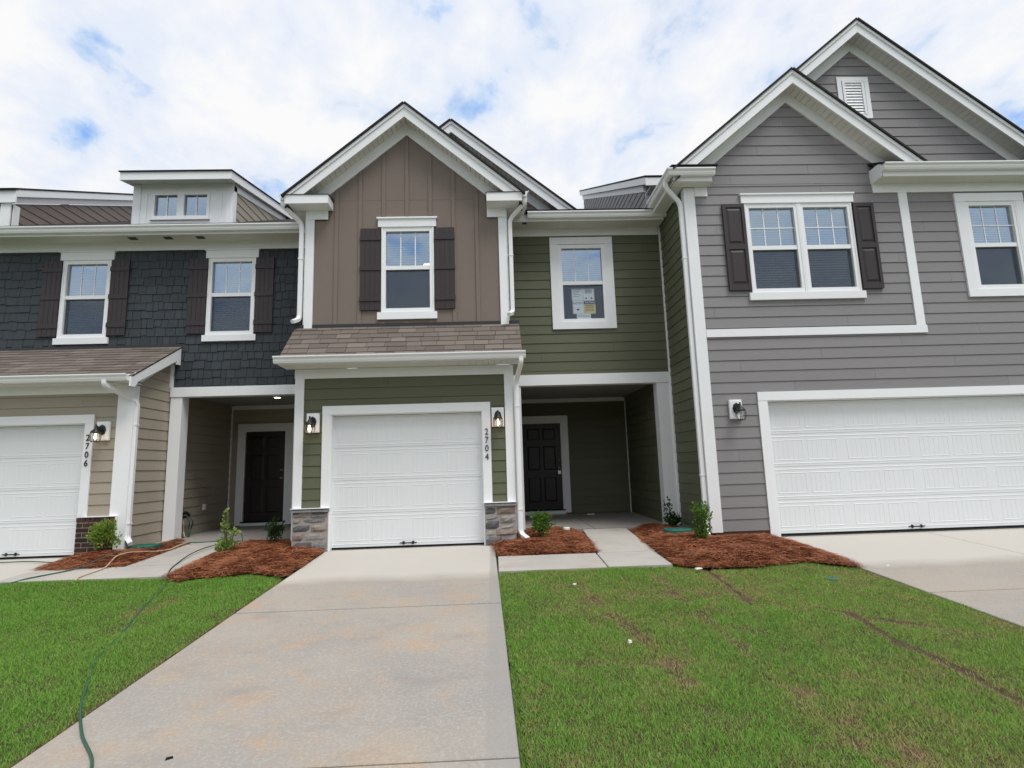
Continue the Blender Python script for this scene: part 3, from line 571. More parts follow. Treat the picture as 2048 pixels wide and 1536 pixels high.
for P, top, lab in ((BED_C, .07, 'pine straw bed between the hose-crossed path and the middle driveway'), (BED_D, .07, 'small pine straw bed beside the right stone pier'), (BED_E, .08, 'large pine straw bed at the corner of the grey house'), (BED_A, .07, 'pine straw bed under the brick pier and beige side wall')):
    zf = lambda x, y, P=P, top=top: mound(P, np.asarray(x, float), np.asarray(y, float), top)
    o = gridmesh('pine_straw_bed', P, zf, .04, 'straw_bed'); tag(o, lab, 'mulch', None, 'stuff'); needles(P, zf, 6500, o)
def lawnz(x, y): return gv(y)-.012+.022*(vnoise(x, y, 1.3, 21)-.5)+.012*(vnoise(x, y, 4.1, 22)-.5)
SEAMS = [[(4.0, -1.98), (3.9, -3.41)], [(4.45, -3.62), (4.62, -3.8), (4.58, -4.5), (4.64, -5.0), (4.6, -7.5)], [(4.6, -3.8), (5.4, -4.4)]]
FAINT = [[(2.3, -2.2), (2.42, -3.2), (2.62, -4.2), (2.7, -5)], [(2.0, -4.62), (2.95, -4.66)], [(3.3, -2.2), (3.36, -7)]]
def segd(path, x, y):
    d = np.full(x.shape, 9.)
    for a, b in zip(path, path[1:]):
        a, b = np.array(a), np.array(b); ab = b-a; t = np.clip(((x-a[0])*ab[0]+(y-a[1])*ab[1])/(ab@ab), 0, 1); d = np.minimum(d, np.hypot(x-a[0]-t*ab[0], y-a[1]-t*ab[1]))
    return d
def lawn(P, lab, right):
    o = gridmesh('lawn', P, lawnz, .06, 'soil'); tag(o, lab, None, None, 'structure')
    x0, x1 = min(p[0] for p in P), max(p[0] for p in P); y0, y1 = -8.2, max(p[1] for p in P); n = int((x1-x0)*(y1-y0)*27000)
    x = RNG.uniform(x0, x1, n); y = RNG.uniform(y0, y1, n); dep = np.clip((y+8.98), .8, 9); keep = inpoly(P, x, y) & (RNG.random(n) < np.clip(1.15-.07*dep, .55, 1)); x, y = x[keep], y[keep]
    edge = pdist(P, x, y); dry = np.zeros(len(x)); thin = np.ones(len(x)); pn = vnoise(x, y, 1.7, 31)*.6+vnoise(x, y, 5, 32)*.4; p2 = vnoise(x, y, 9, 33)
    if right:
        dry = np.clip((pn-.66)*2.2, 0, .6)*np.clip((p2-.2)*2.2, 0, 1)+.22*np.clip((vnoise(x, y, 7, 36)-.5)*3, 0, 1); dry += .20*(x > 3.9)*np.clip((vnoise(x, y, .9, 34)-.15)*1.6, 0, 1)
        for sm in SEAMS:
            d = segd(sm, x, y)+.05*(vnoise(x, y, 8, 40)-.5); dry += np.clip(1-(d/.13), 0, 1)*.5*vnoise(x, y, 6, 41); thin *= np.clip((d+.05*(vnoise(x, y, 4, 42)-.75))/.035, .02, 1)
        for sm in FAINT: d = segd(sm, x, y)+.16*(vnoise(x, y, 5, 44)-.4); dry += np.clip(1-d/.10, 0, 1)*.38; thin *= np.clip(.45+d/.07, .45, 1)
        thin *= np.clip(1.25-dry*.55, .35, 1)
    else: dry = np.clip((pn-.66)*2.2, 0, .5); dry += np.clip(1-edge/.07, 0, 1)*.35*(x > -1.5); thin *= np.clip(.55+edge/.05, .5, 1)
    dry += (.30 if right else .14)*np.clip((vnoise(x, y, .8, 70)*.5+vnoise(x, y, 2.4, 71)*.5-.42)*2.6, 0, 1)
    dry += RNG.normal(0, .10, len(x)); thin *= np.clip(.45+1.3*vnoise(x, y, 11, 60), .3, 1)*np.clip(.6+.9*vnoise(x, y, 3.1, 61), .5, 1); keep = RNG.random(len(x)) < thin; x, y, dry, edge = x[keep], y[keep], np.clip(dry[keep], 0, 1), edge[keep]; n = len(x)
    dry = np.where(RNG.random(n) < (.20 if right else .10), np.clip(dry+RNG.uniform(.25, .8, n), 0, 1), dry)
    h = RNG.uniform(.009, .022, n)*(1-.3*dry)*(.65+.7*vnoise(x, y, 3.5, 50)); h *= np.where(RNG.random(n) < .004, 2.2, 1); th = RNG.uniform(0, 2*math.pi, n); ln = RNG.uniform(.4, 1.5, n)*h; ln *= np.where(edge < .04, .5, 1); w_ = RNG.uniform(.0008, .0016, n)*(1+.16*np.clip(y+8, 0, 7)); z = lawnz(x, y)
    c, s_ = np.cos(th), np.sin(th); px_, py_ = -s_, c
    def ring(t, ww): cx_, cy_, cz = x+c*ln*t**1.6, y+s_*ln*t**1.6, z+h*t; return [np.stack([cx_+px_*ww*k, cy_+py_*ww*k, cz], 1) for k in (-1, 1)]
    V = ring(0, w_)+ring(1, w_*.35); V = np.stack(V, 1).reshape(-1, 3); b = (np.arange(n)*4)[:, None]
    F = b+np.array([[0, 1, 3, 2]]); gr = strips('grass', V, F, 'grass_blade', np.repeat(dry, 4)); tag(gr, ('short patchy grass of the lawn' if right else 'short even green grass of the lawn')+(' in front of the green porch' if right else ' crossed by the green hose'), 'grass', None, 'stuff')
lawn(LAWN_R, 'sodded front lawn between the two driveways with dry seams', True); lawn(LAWN_L, 'front lawn left of the middle driveway', False)

# ================================================================ townhouse 2704 (green and brown)
YB, YP, YS, YL, YR = .27, 1.12, 1.30, .29, -.31
H = tag(empty('townhouse', (1.5, 3, 0)), 'green and brown townhouse with stone piers and the number 2704', 'house')
f0 = front(0); XA, XB = -1.80, 1.735
siding(H, f0, XA+.02, XB-.02, .02, 2.90, [(-1.3, 1.3, -1, 2.2)], 'green_siding', zref=.08)
for s0, s1 in ((XA, -1.665), (1.60, XB)): tb(H, 'corner_board', f0, s0, s1, .18, 2.745, 0, .030)
tb(H, 'corner_board', side(XA, -1), -.001, .12, .18, 2.9, 0, .022); tb(H, 'corner_board', side(XB, 1), -.001, .12, .18, 2.9, 0, .022)
tb(H, 'frieze_board', f0, -1.82, 1.75, 2.745, 2.90, 0, .034)
for a in ((-1.36, -1.225, 0, 2.145), (1.225, 1.36, 0, 2.145)): tb(H, 'garage_casing', f0, *a, 0, .036)
tb(H, 'garage_casing', f0, -1.36, 1.36, 2.145, 2.285, 0, .040)
for a in ((-1.225, -1.212), (1.212, 1.225)): tb(H, 'garage_jamb', f0, *a, 0, 2.145, -.16, .02)
tb(H, 'garage_jamb', f0, -1.212, 1.212, 2.132, 2.145, -.16, .02)
garage_door(H, f0, -1.212, 1.212, .012, 2.13, n=-.10)
siding(H, side(XA, -1), 0, 3.75, .1, 2.9, [], 'green_siding', zref=.08); siding(H, side(XB, 1), 0, 3.9, .1, 2.9, [], 'green_siding', zref=.08)
digits(H, '2704', 1.290, 1.855, -.044, .145, .135)
# stone piers
for sgn, X0, X1, rows in ((-1, -1.79, -1.235, [(.0, .155, [(-1.79, -1.47, 'stone_dark'), (-1.47, -1.235, 'stone_grey')]), (.165, .295, [(-1.79, -1.60, 'stone_rust'), (-1.60, -1.235, 'stone_light')]), (.30, .42, [(-1.79, -1.50, 'stone_dark'), (-1.50, -1.235, 'stone_tan')]),
        (.425, .525, [(-1.79, -1.645, 'stone_light'), (-1.645, -1.235, 'stone_grey')]), (.528, .565, [(-1.79, -1.52, 'stone_tan'), (-1.52, -1.235, 'stone_grey')]), (.567, .605, [(-1.79, -1.66, 'stone_dark'), (-1.66, -1.5, 'stone_light'), (-1.5, -1.235, 'stone_dark')])]),
    (1, 1.235, 1.725, [(.0, .135, [(1.235, 1.5, 'stone_dark'), (1.5, 1.725, 'stone_grey')]), (.14, .24, [(1.235, 1.40, 'stone_light'), (1.40, 1.725, 'stone_rust')]), (.245, .385, [(1.235, 1.465, 'stone_dark')]), (.245, .325, [(1.465, 1.725, 'stone_light')]), (.33, .465, [(1.465, 1.725, 'stone_light')]), (.39, .465, [(1.235, 1.465, 'stone_grey')]), (.47, .60, [(1.235, 1.42, 'stone_dark'), (1.42, 1.725, 'stone_rust')])])):
    pr = MB().box(X0, X1, -.058, .015, -.02, .606).build('stone_pier', 'mortar', H); stones(pr, rows, X0, -.052, .05)
    c = MB(); c.hexa([(X0-.012, -.098, .612), (X1+.012, -.098, .612), (X1+.012, .0, .612), (X0-.012, .0, .612)], [(X0-.008, -.088, .650), (X1+.008, -.088, .650), (X1+.008, .0, .660), (X0-.008, .0, .660)]); c.build('stone_cap', 'stone_grey', pr)
    MB().box(X0-.02, X1+.02, -.103, .0, .6615, .672).build('drip_cap', 'white_metal', pr)
# pent roof over the garage
pe = Vector((0, -.42, 3.015)); ptop = Vector((0, YB-.022, 3.665)); V_ = (ptop-pe); nrm = Vector((0, -V_.z, V_.y)).normalized()
pr = MB().hexa([(-1.93, pe.y, pe.z), (1.885, pe.y, pe.z), (1.885, ptop.y, ptop.z), (-1.93, ptop.y, ptop.z)], [tuple(Vector(p)-nrm*.02) for p in ((-1.93, pe.y, pe.z), (1.885, pe.y, pe.z), (1.885, ptop.y, ptop.z), (-1.93, ptop.y, ptop.z))]).build('pent_roof', 'roof_edge', H)
shingles(pr, (-1.94, pe.y-.02, pe.z-.019), (1, 0, 0), V_, nrm, 3.835, V_.length+.02)
tb(pr, 'flashing', front(YB), -1.92, 1.90, 3.655, 3.725, .024, .034, 'flashing')
tb(pr, 'fascia', f0, -1.96, 1.90, 2.915, 3.02, .385, .405); panel_eave(pr, -1.95, 1.89, -.385, -.034, 2.905)
for x0, x1 in ((-1.95, -1.925), (1.87, 1.895)):
    MB().hexa([(x0, -.40, 2.918), (x0, -.02, 2.918), (x0, YB, 3.60), (x0, YB, 3.66), (x0, -.40, 3.01)], [(x1, -.40, 2.918), (x1, -.02, 2.918), (x1, YB, 3.60), (x1, YB, 3.66), (x1, -.40, 3.01)]).build('rake_board', 'white_trim', pr)
gutter(pr, [(-2.0, -.406, 3.035), (1.945, -.406, 3.035)], [(0, -1, 0)])
# brown upper storey
fB = front(YB); CX = -.035; SLB = .838; zw = lambda x: 7.26-SLB*abs(x-CX)
hole = [(-.48, .43, 3.92, 5.47)]
bw = backing(H, 'upper_wall', fB, -1.78, 1.71, 3.0, 7.25, hole, 'brown_panel', xl=lambda z: CX-(7.30-z)/SLB, xr=lambda z: CX+(7.30-z)/SLB, n1=.012)
for i in range(-4, 5):
    x = CX+i*.411; top = min(zw(x)+.03, 7.2)
    if abs(x) > 1.6: continue
    for p, q in spans(3.6, top, [(3.75, 5.68)] if -.6 < x < .55 else []): tb(bw, 'batten', fB, x-.032, x+.032, p, q, .012, .030, 'brown_panel')
tb(bw, 'band_joint', fB, -1.65, 1.58, 5.985, 5.991, .012, .014, 'brown_panel')
for s0, s1 in ((-1.79, -1.652), (1.582, 1.72)): tb(H, 'corner_board', fB, s0, s1, 3.60, 5.80, .012, .042)
tb(H, 'corner_board', side(-1.79, -1), YB-.03, YB+.12, 3.6, 5.85, 0, .02); tb(H, 'corner_board', side(1.72, 1), YB-.03, YB+.12, 3.6, 5.85, 0, .02)
siding(H, side(-1.79, -1), YB+.12, 1.4, 3.5, 5.85, [], 'umber_siding'); siding(H, side(1.72, 1), YB+.12, 1.3, 3.5, 5.85, [], 'green_siding', zref=.08)
wn = window(H, fB, -.405, .36, 3.99, 5.395, blind=(.62, 1))
tb(wn, 'head_casing', fB, -.54, .48, 5.472, 5.62, .012, .048); tb(wn, 'head_cap', fB, -.56, .50, 5.62, 5.648, .012, .070); tb(wn, 'sill', fB, -.545, .485, 3.79, 3.915, .012, .055)
shutter(H, fB, -.845, -.498, 3.96, 5.445); shutter(H, fB, .455, .80, 3.96, 5.445)
rm = room(H, fB, -1.6, 1.5, 3.5, 6.1, 4.2)
gb = gable(H, CX, 7.645, SLB, -2.085, 2.015, -.05, YB-.012, 3.2, zcut=5.955)
for x0, x1, xi in ((-2.075, -1.335, -1.41), (1.385, 2.005, 1.385)):   # cornice returns
    l = x0 < 0
    rt = MB().box(x0, x1, -.055, YB-.02, 5.795, 5.95).build('cornice_return', 'white_trim', gb)
    MB().hexa([(x0-.012, -.07, 5.951), (x1+.012, -.07, 5.951), (x1+.012, YB, 5.951), (x0-.012, YB, 5.951)], [(x0, -.06, 5.962), (x1, -.06, 5.962), (x1, YB, 6.03), (x0, YB, 6.03)]).build('return_flashing', 'roof_edge', rt)
    tb(rt, 'return_block', fB, *((-1.79, -1.41) if l else (1.385, 1.72)), 5.625, 5.794, .044, .056)
    MB().box(*((-2.07, -1.80) if l else (1.73, 2.0)), YB+.0, 1.45, 5.795, 5.945).build('side_eave', 'white_trim', rt)
gutter(gb, [(-2.08, 1.3, 5.985), (-2.08, -.04, 5.985)], [(-1, 0, 0)]); gutter(gb, [(2.01, -.04, 5.985), (2.01, 1.0, 5.985)], [(1, 0, 0)])
downspout(H, [(-2.13, .03, 5.90), (-2.13, .03, 5.80), (-1.862, .22, 5.55), (-1.862, .22, 3.82), (-1.93, .08, 3.745)], [(-1.862, .22, 4.9)]); downspout(H, [(2.06, .03, 5.90), (2.06, .03, 5.80), (1.79, .22, 5.58), (1.79, .22, 3.86), (1.72, .10, 3.80)], [(1.79, .22, 4.9)])
downspout(H, [(1.87, -.46, 2.95), (1.87, -.46, 2.85), (1.80, -.06, 2.62), (1.80, -.06, .16), (1.90, -.22, .10)], [(1.80, -.06, 2.2), (1.80, -.06, .55)])
# green wing: upper wall, window, porch
fP = front(YP)
siding(H, fP, 1.74, 4.74, 2.90, 5.80, [(2.72, 3.66, 3.88, 5.46)], 'green_siding', zref=2.965-.178*2)
tb(H, 'frieze_board', fP, 1.73, 4.72, 5.63, 5.775, .0, .036)
wn = window(H, fP, 2.805, 3.58, 3.965, 5.375, blind=(.52, 1), zm=4.68, screen=False)
for a in ((2.58, 2.73, 3.90, 5.455), (3.655, 3.80, 3.90, 5.455)): tb(wn, 'casing', fP, *a, .0, .042)
tb(wn, 'head_casing', fP, 2.58, 3.80, 5.455, 5.595, 0, .046); tb(wn, 'sill_casing', fP, 2.58, 3.80, 3.765, 3.90, 0, .046)
room(H, fP, 1.95, 4.6, 3.3, 6.0, 3.6)
bm = tb(H, 'porch_beam', fP, 1.76, 4.755, 2.70, 2.90, -.16, .045)
MB().box(4.485, 4.745, YP-.03, YP+.20, .06, 2.698).build('porch_post', 'white_trim', H); MB().box(1.765, 1.93, YP-.03, YP+.20, .06, 2.698).build('porch_post', 'white_trim', H)
fD = front(3.9)
siding(H, fD, 1.74, 4.56, .1, 2.79, [(2.0, 3.02, -1, 2.25)], 'green_siding', zref=.12); siding(H, side(4.56, -1), YP+.2, 3.9, .1, 2.79, [], 'green_siding', zref=.12)
tb(H, 'inside_corner', fD, 4.525, 4.545, .1, 2.78, .02, .045); MB().box(1.74, 4.56, YP+.16, 3.9, 2.78, 2.80).build('porch_ceiling', 'porch_ceiling_shaded', H); tb(H, 'ceiling_trim', fD, 1.76, 4.54, 2.69, 2.779, .022, .045)
entry_door(H, fD, 2.06, 2.97, .20, 2.20)
er = MB().box(1.75, 4.72, .70, .72, 5.755, 5.89).build('eave_fascia', 'white_trim', H); panel_eave(er, 1.75, 4.74, .72, YP-.036, 5.772)
gutter(er, [(2.14, .699, 5.905), (4.76, .699, 5.905)], [(0, -1, 0)]); MB().box(2.05, 2.13, .78, .84, 5.762, 5.771).build('vent', 'flashing', er)
roofslab(H, 'main_roof', (-1.8, .60, 5.90), (4.77, .60, 5.90), (4.77, 9, 10.05), (-1.8, 9, 10.05))
# second, larger gable behind
siding(H, front(1.5), -1.75, 3.1, 5.6, 7.95, [], 'umber_siding', xl=lambda z: .70-(7.85-z)/.81, xr=lambda z: .70+(7.85-z)/.81, zref=.05)
gable(H, .70, 8.165, .808, -1.9, 3.22, 1.2, 1.488, 5)

# ================================================================ townhouse 2706 (charcoal shakes, beige garage)
H = tag(empty('townhouse', (-5.2, 3, 0)), 'charcoal shingled townhouse with beige garage front, brick pier and the number 2706', 'house')
f1 = front(YL); XE = -8.35; XS = -4.58
siding(H, f1, XE, XS-.02, .02, 2.77, [(-7.86, -5.2, -1, 2.2)], 'beige_siding', zref=.10)
tb(H, 'corner_board', f1, -4.815, XS, .1, 2.635, 0, .030); tb(H, 'frieze_board', f1, XE, XS+.0, 2.635, 2.775, 0, .034)
fS_ = side(XS, 1)
siding(H, fS_, YL+.02, YS, .1, 3.5, [], 'beige_siding', xl=lambda z: YL+.02+max(0, z-2.80)/.575, zref=.10)
tb(H, 'corner_board', fS_, YL-.03, YL+.10, .1, 2.76, 0, .026)
for a in ((-7.89, -7.755, 0, 2.145), (-5.31, -5.172, 0, 2.145)): tb(H, 'garage_casing', f1, *a, 0, .036)
tb(H, 'garage_casing', f1, -7.89, -5.172, 2.145, 2.285, 0, .040)
for a in ((-7.755, -7.74), (-5.325, -5.31)): tb(H, 'garage_jamb', f1, *a, 0, 2.145, -.16, .02)
tb(H, 'garage_jamb', f1, -7.74, -5.325, 2.132, 2.145, -.16, .02); garage_door(H, f1, -7.74, -5.325, .012, 2.13, hz=-6.40)
digits(H, '2706', -5.243, 1.96, YL-.044, .145, .138)
bp = MB().box(-5.30, -4.70, YL-.052, YL+.01, -.02, .62).build('brick_pier', 'brick_mortar', H)
for r in range(7):
    x = -5.30-(.0 if r % 2 else .10)
    while x < -4.705:
        a, b = max(x, -5.30), min(x+.193, -4.70)
        if b-a > .03: MB().box(a+.003, b-.003, YL-.062, YL-.04, .012+r*.0765, .012+r*.0765+.060).build('brick', 'brick_red' if random.random() < .18 else 'brick', bp)
        x += .203
for i in range(8): a = -5.30+i*.0755; MB().box(a+.004, a+.062, YL-.072, YL-.02, .552, .622).build('brick', 'brick_red' if i == 7 else 'brick', bp)
MB().box(-5.20, -4.672, YL-.085, YL-.0, .626, .640).build('drip_cap', 'white_metal', bp); MB().box(-4.692, -4.672, YL-.078, YL-.04, .05, .625).build('edge_trim', 'white_metal', bp)
# pent roof
e0, t0 = Vector((0, -.06, 2.865)), Vector((0, YS-.02, 3.635)); V_ = t0-e0; nrm = Vector((0, -V_.z, V_.y)).normalized(); XRk = -4.405
q = [(XE, e0.y, e0.z), (XRk, e0.y, e0.z), (XRk, t0.y, t0.z), (XE, t0.y, t0.z)]
pr = MB().hexa(q, [tuple(Vector(p)-nrm*.02) for p in q]).build('pent_roof', 'roof_edge', H)
shingles(pr, (XE, e0.y-.02, e0.z-.012), (1, 0, 0), V_, nrm, XRk+.012-XE, V_.length+.02, .32, .142)
rk = [(e0.y-.02, e0.z), (e0.y-.02, e0.z-.17), (e0.y+.09, e0.z-.17), (e0.y+.16, e0.z-.075), (YS-.03, t0.z-.235), (YS-.03, t0.z-.01)]
MB().hexa([(XRk-.03, y, z) for y, z in rk], [(XRk, y, z) for y, z in rk]).build('rake_board', 'white_trim', pr)
MB().hexa([(XRk-.16, y, z-.03) for y, z in rk[3:5]]+[(XRk-.16, y, z-.02) for y, z in rk[4:2:-1]], [(XRk-.03, y, z-.03) for y, z in rk[3:5]]+[(XRk-.03, y, z-.02) for y, z in rk[4:2:-1]]).build('rake_soffit', 'soffit', pr)
MB().hexa([(XS+.001, YL+.02, 2.76), (XS+.001, YS, 3.36), (XS+.001, YS, 3.5), (XS+.001, YL+.02, 2.90)], [(XS+.03, YL+.02, 2.76), (XS+.03, YS, 3.36), (XS+.03, YS, 3.5), (XS+.03, YL+.02, 2.90)]).build('side_frieze', 'white_trim', pr)
MB().box(XRk-.03, XRk+.002, YS-.14, YS-.03, 3.28, 3.42).build('rake_foot', 'white_trim', pr)
tb(pr, 'fascia', f1, XE, XRk-.03, 2.775, 2.865, .33, .345); panel_eave(pr, XE, XRk-.03, -.04, YL-.034, 2.765)
gutter(pr, [(XE, -.056, 2.89), (XRk-.035, -.056, 2.89)], [(0, -1, 0)]); tb(pr, 'flashing', front(YS), XE, XRk+.0, 3.62, 3.685, .03, .04, 'flashing')
downspout(H, [(-4.80, -.11, 2.81), (-4.80, -.11, 2.72), (-4.545, .33, 2.48), (-4.545, .33, .26), (-4.43, .24, .19)], [(-4.545, .33, 2.1), (-4.545, .33, .5)])
# shake wall
fS = front(YS); holes = [(-6.70, -5.82, 3.85, 5.36), (-3.975, -3.095, 3.85, 5.36)]
sw = backing(H, 'upper_wall', fS, XE, -1.79, 2.85, 5.7, holes, 'charcoal_shake', n1=.002)
SK = MB().hexa([(0, 0, 0), (1, 0, 0), (1, 0, 1), (0, 0, 1)], [(0, -1, 0), (1, -1, 0), (1, -.45, 1), (0, -.45, 1)]); skm = bpy.data.meshes.new('shake'); skm.from_pydata(SK.v, [], SK.f); skm.materials.append(M['charcoal_shake'])
cov = [(-6.79, -5.75, 3.70, 5.55), (-4.06, -3.03, 3.70, 5.55), (XE, -4.42, 0, 3.62)]; shk = []
for r in range(18):
    x = XE-random.random()*.15; zb_ = 2.86+r*.165
    while x < -2.0:
        w_ = random.choice((.10, .13, .16, .19, .22)); dz = random.choice((0, 0, .022)); a, b = max(x, XE), min(x+w_, -1.86); x += w_
        if b-a < .03 or any(c[0] < a and b < c[1] and c[2] < zb_+dz and zb_+.165 < c[3] for c in cov): continue
        zl, zh = zb_+dz, zb_+.19+random.random()*.004
        cut = [c for c in holes if c[0] < b and a < c[1] and c[2] < zh and zl < c[3]]
        if cut:
            c = cut[0]
            if a >= c[0] and b <= c[1]:
                if zl < c[2]: zh = c[2]
                elif zh > c[3]: zl = c[3]
                else: continue
            elif a < c[0]: b = c[0]
            else: a = c[1]
            if b-a < .02 or zh-zl < .02: continue
        shk.append((a, b, zl, min(zh, 5.62)))
shk.sort(key=lambda t: (Vector(((t[0]+t[1])/2, YS, t[2]))-Vector((1.4, -8.98, 1.22))).length-(3 if t[1] > -7.9 else 0))
rest = MB()
for i, (a, b, zl, zh) in enumerate(shk):
    th = .020+random.random()*.006
    if i < 300: link('shake', skm, sw, (a+.004, YS-.002, zl), (b-a-.008, th, zh-zl))
    else: rest.hexa([(a+.0025, YS-.002, zl), (b-.0025, YS-.002, zl), (b-.0025, YS-.002, zh), (a+.0025, YS-.002, zh)], [(a+.0025, YS-.002-th, zl), (b-.0025, YS-.002-th, zl), (b-.0025, YS-.002-th*.45, zh), (a+.0025, YS-.002-th*.45, zh)])
if rest.v: tag(rest.build('shakes', 'charcoal_shake', sw), kind='stuff')
for s0, s1 in ((-6.63, -5.885), (-3.91, -3.165)):
    wn = window(H, fS, s0, s1, 3.92, 5.295, blind=(.0, 1)); tb(wn, 'head_casing', fS, s0-.125, s1+.125, 5.368, 5.52, .012, .050); tb(wn, 'head_cap', fS, s0-.145, s1+.145, 5.52, 5.545, .012, .072); tb(wn, 'sill', fS, s0-.125, s1+.125, 3.725, 3.845, .012, .058)
    shutter(H, fS, s0-.43, s0-.083, 3.88, 5.36); shutter(H, fS, s1+.083, s1+.425, 3.88, 5.36); room(H, fS, s0-.9, s1+.9, 3.3, 5.7, 3.5)
tb(H, 'frieze_board', fS, XE, -1.86, 5.545, 5.70, .0, .040)
er = MB().box(XE, -1.9, .86, .88, 5.68, 5.81).build('eave_fascia', 'white_trim', H); panel_eave(er, XE, -1.9, .88, YS-.04, 5.70)
gutter(er, [(XE, .859, 5.83), (-2.07, .859, 5.83)], [(0, -1, 0)])
for x in (-5.3, -4.65, -4.05): MB().box(x-.07, x+.07, 1.0, 1.10, 5.688, 5.699).build('vent', 'flashing', er)
mr_ = roofslab(H, 'main_roof', (XE, .82, 5.815), (-1.80, .82, 5.815), (-1.80, 9, 9.905), (XE, 9, 9.905))
# porch
tb(H, 'porch_beam', fS, -4.555, -1.80, 2.685, 2.862, -.16, .045)
MB().box(-4.545, -4.335, YS-.03, YS+.20, .06, 2.683).build('porch_post', 'white_trim', H)
tb(H, 'corner_board', fS, -4.575, -4.52, 2.862, 3.4, .0, .05)
fE = front(3.75)
siding(H, fE, -4.58, -1.82, .1, 2.80, [(-4.25, -3.3, -1, 2.25)], 'beige_siding', zref=.10); siding(H, side(-4.58, 1), YS+.01, 3.75, .1, 2.80, [], 'beige_siding', zref=.10)
MB().box(-4.58, -1.80, YS+.16, 3.75, 2.79, 2.81).build('porch_ceiling', 'porch_ceiling_shaded', H); tb(H, 'inside_corner', fE, -4.575, -4.545, .1, 2.78, .0, .05); tb(H, 'ceiling_trim', fE, -4.54, -1.83, 2.70, 2.789, .022, .045)
entry_door(H, fE, -4.23, -3.34, .17, 2.19, True, .13)
dl = MB().lathe((-3.02, 2.35, 2.772), [(.085, .017), (.085, .006), (.07, 0)], 20).build('recessed_light', 'white_metal', H); MB().lathe((-3.02, 2.35, 2.7665), [(.062, .004), (.062, 0)], 20).build('diffuser', 'downlight', dl)
MB().box(-4.559, -4.545, 1.74, 1.82, .60, .72).build('outlet_cover', 'pvc_white', H); MB().box(-4.559, -4.525, 2.62, 2.70, .54, .66).build('outlet_cover', 'pvc_white', H)
# dormer
fM = front(1.8)
dm = backing(H, 'dormer', fM, -5.83, -3.855, 6.1, 7.205, [(-5.42, -4.35, 6.49, 6.96)], 'white_trim')
for x in (-5.60, -4.09): tb(dm, 'batten', fM, x-.03, x+.03, 6.1, 7.0, 0, .016)
for s0, s1 in ((-5.83, -5.70), (-3.985, -3.855)): tb(dm, 'corner_board', fM, s0, s1, 6.1, 7.19, 0, .022)
wd = tb(dm, 'dormer_window', fM, -4.96, -4.82, 6.50, 6.955, -.06, .02, 'white_vinyl')
for s0, s1 in ((-5.41, -4.96), (-4.82, -4.36)):
    tb(wd, 'pane', fM, s0, s1, 6.50, 6.955, -.04, -.034, 'glass'); c = (s0+s1)/2; tb(wd, 'muntin', fM, c-.012, c+.012, 6.50, 6.955, -.034, -.02, 'white_vinyl')
for a in ((-5.46, -5.41, 6.45, 7.0), (-4.36, -4.31, 6.45, 7.0), (-5.41, -4.36, 6.955, 7.0), (-5.41, -4.36, 6.45, 6.50)): tb(wd, 'frame', fM, *a, -.06, .026, 'white_vinyl')
tb(wd, 'sill', fM, -5.48, -4.29, 6.41, 6.449, 0, .04); room(dm, fM, -5.7, -3.95, 6.35, 7.05, .9)
zr = lambda y: 7.13+.212*(y-1.5); ro = lambda y: 5.815+.5*(y-.82)
for X, d in ((-3.855, 1), (-5.83, -1)):
    siding(dm, side(X, d), 1.8, 4.75, 6.1, 7.85, [], 'beige_siding', xl=lambda z: max(1.8, 1.5+(z-7.11)/.212), xr=lambda z: min(4.75, .82+(z-5.80)/.5), zref=.1, wallname='cheek_wall'); tb(dm, 'corner_board', side(X, d), 1.79, 1.92, 6.2, 7.16, 0, .03)
    yb_ = 4.95; MB().hexa([(X+d*.001, 1.8, zr(1.8)-.16), (X+d*.001, 4.6, zr(4.6)-.16), (X+d*.001, 4.6, zr(4.6)), (X+d*.001, 1.8, zr(1.8))], [(X+d*.03, 1.8, zr(1.8)-.16), (X+d*.03, 4.6, zr(4.6)-.16), (X+d*.03, 4.6, zr(4.6)), (X+d*.03, 1.8, zr(1.8))]).build('cheek_frieze', 'white_trim', dm)
    MB().hexa([(X, 1.5, zr(1.5)+.005), (X, 4.9, zr(4.9)+.005), (X, 4.9, zr(4.9)+.02), (X, 1.5, zr(1.5)+.02)], [(X+d*.09, 1.5, zr(1.5)+.005), (X+d*.09, 4.9, zr(4.9)+.005), (X+d*.09, 4.9, zr(4.9)+.02), (X+d*.09, 1.5, zr(1.5)+.02)]).build('rake_soffit', 'white_trim', dm); tb(dm, 'corner_board', side(X, d), 1.79, 1.92, 7.16, zr(1.8)+.004, .0, .034)
    xo = X+d*.11; MB().hexa([(xo-d*.025, 1.5, zr(1.5)), (xo-d*.025, yb_, zr(yb_)), (xo-d*.025, yb_, zr(yb_)+.17), (xo-d*.025, 1.5, zr(1.5)+.17)], [(xo, 1.5, zr(1.5)), (xo, yb_, zr(yb_)), (xo, yb_, zr(yb_)+.17), (xo, 1.5, zr(1.5)+.17)]).build('rake_board', 'white_trim', dm)
tb(dm, 'fascia', front(1.5), -5.94, -3.745, 7.13, 7.30, 0, .02); MB().hexa([(-5.93, 1.5, zr(1.5)+.01), (-3.755, 1.5, zr(1.5)+.01), (-3.755, 4.9, zr(4.9)+.01), (-5.93, 4.9, zr(4.9)+.01)], [(-5.93, 1.5, zr(1.5)+.03), (-3.755, 1.5, zr(1.5)+.03), (-3.755, 4.9, zr(4.9)+.03), (-5.93, 4.9, zr(4.9)+.03)]).build('soffit', 'soffit', dm)
roofslab(dm, 'dormer_roof', (-5.96, 1.455, zr(1.46)+.172), (-3.725, 1.455, zr(1.46)+.172), (-3.725, 5.6, zr(5.6)+.172), (-5.96, 5.6, zr(5.6)+.172), .025)

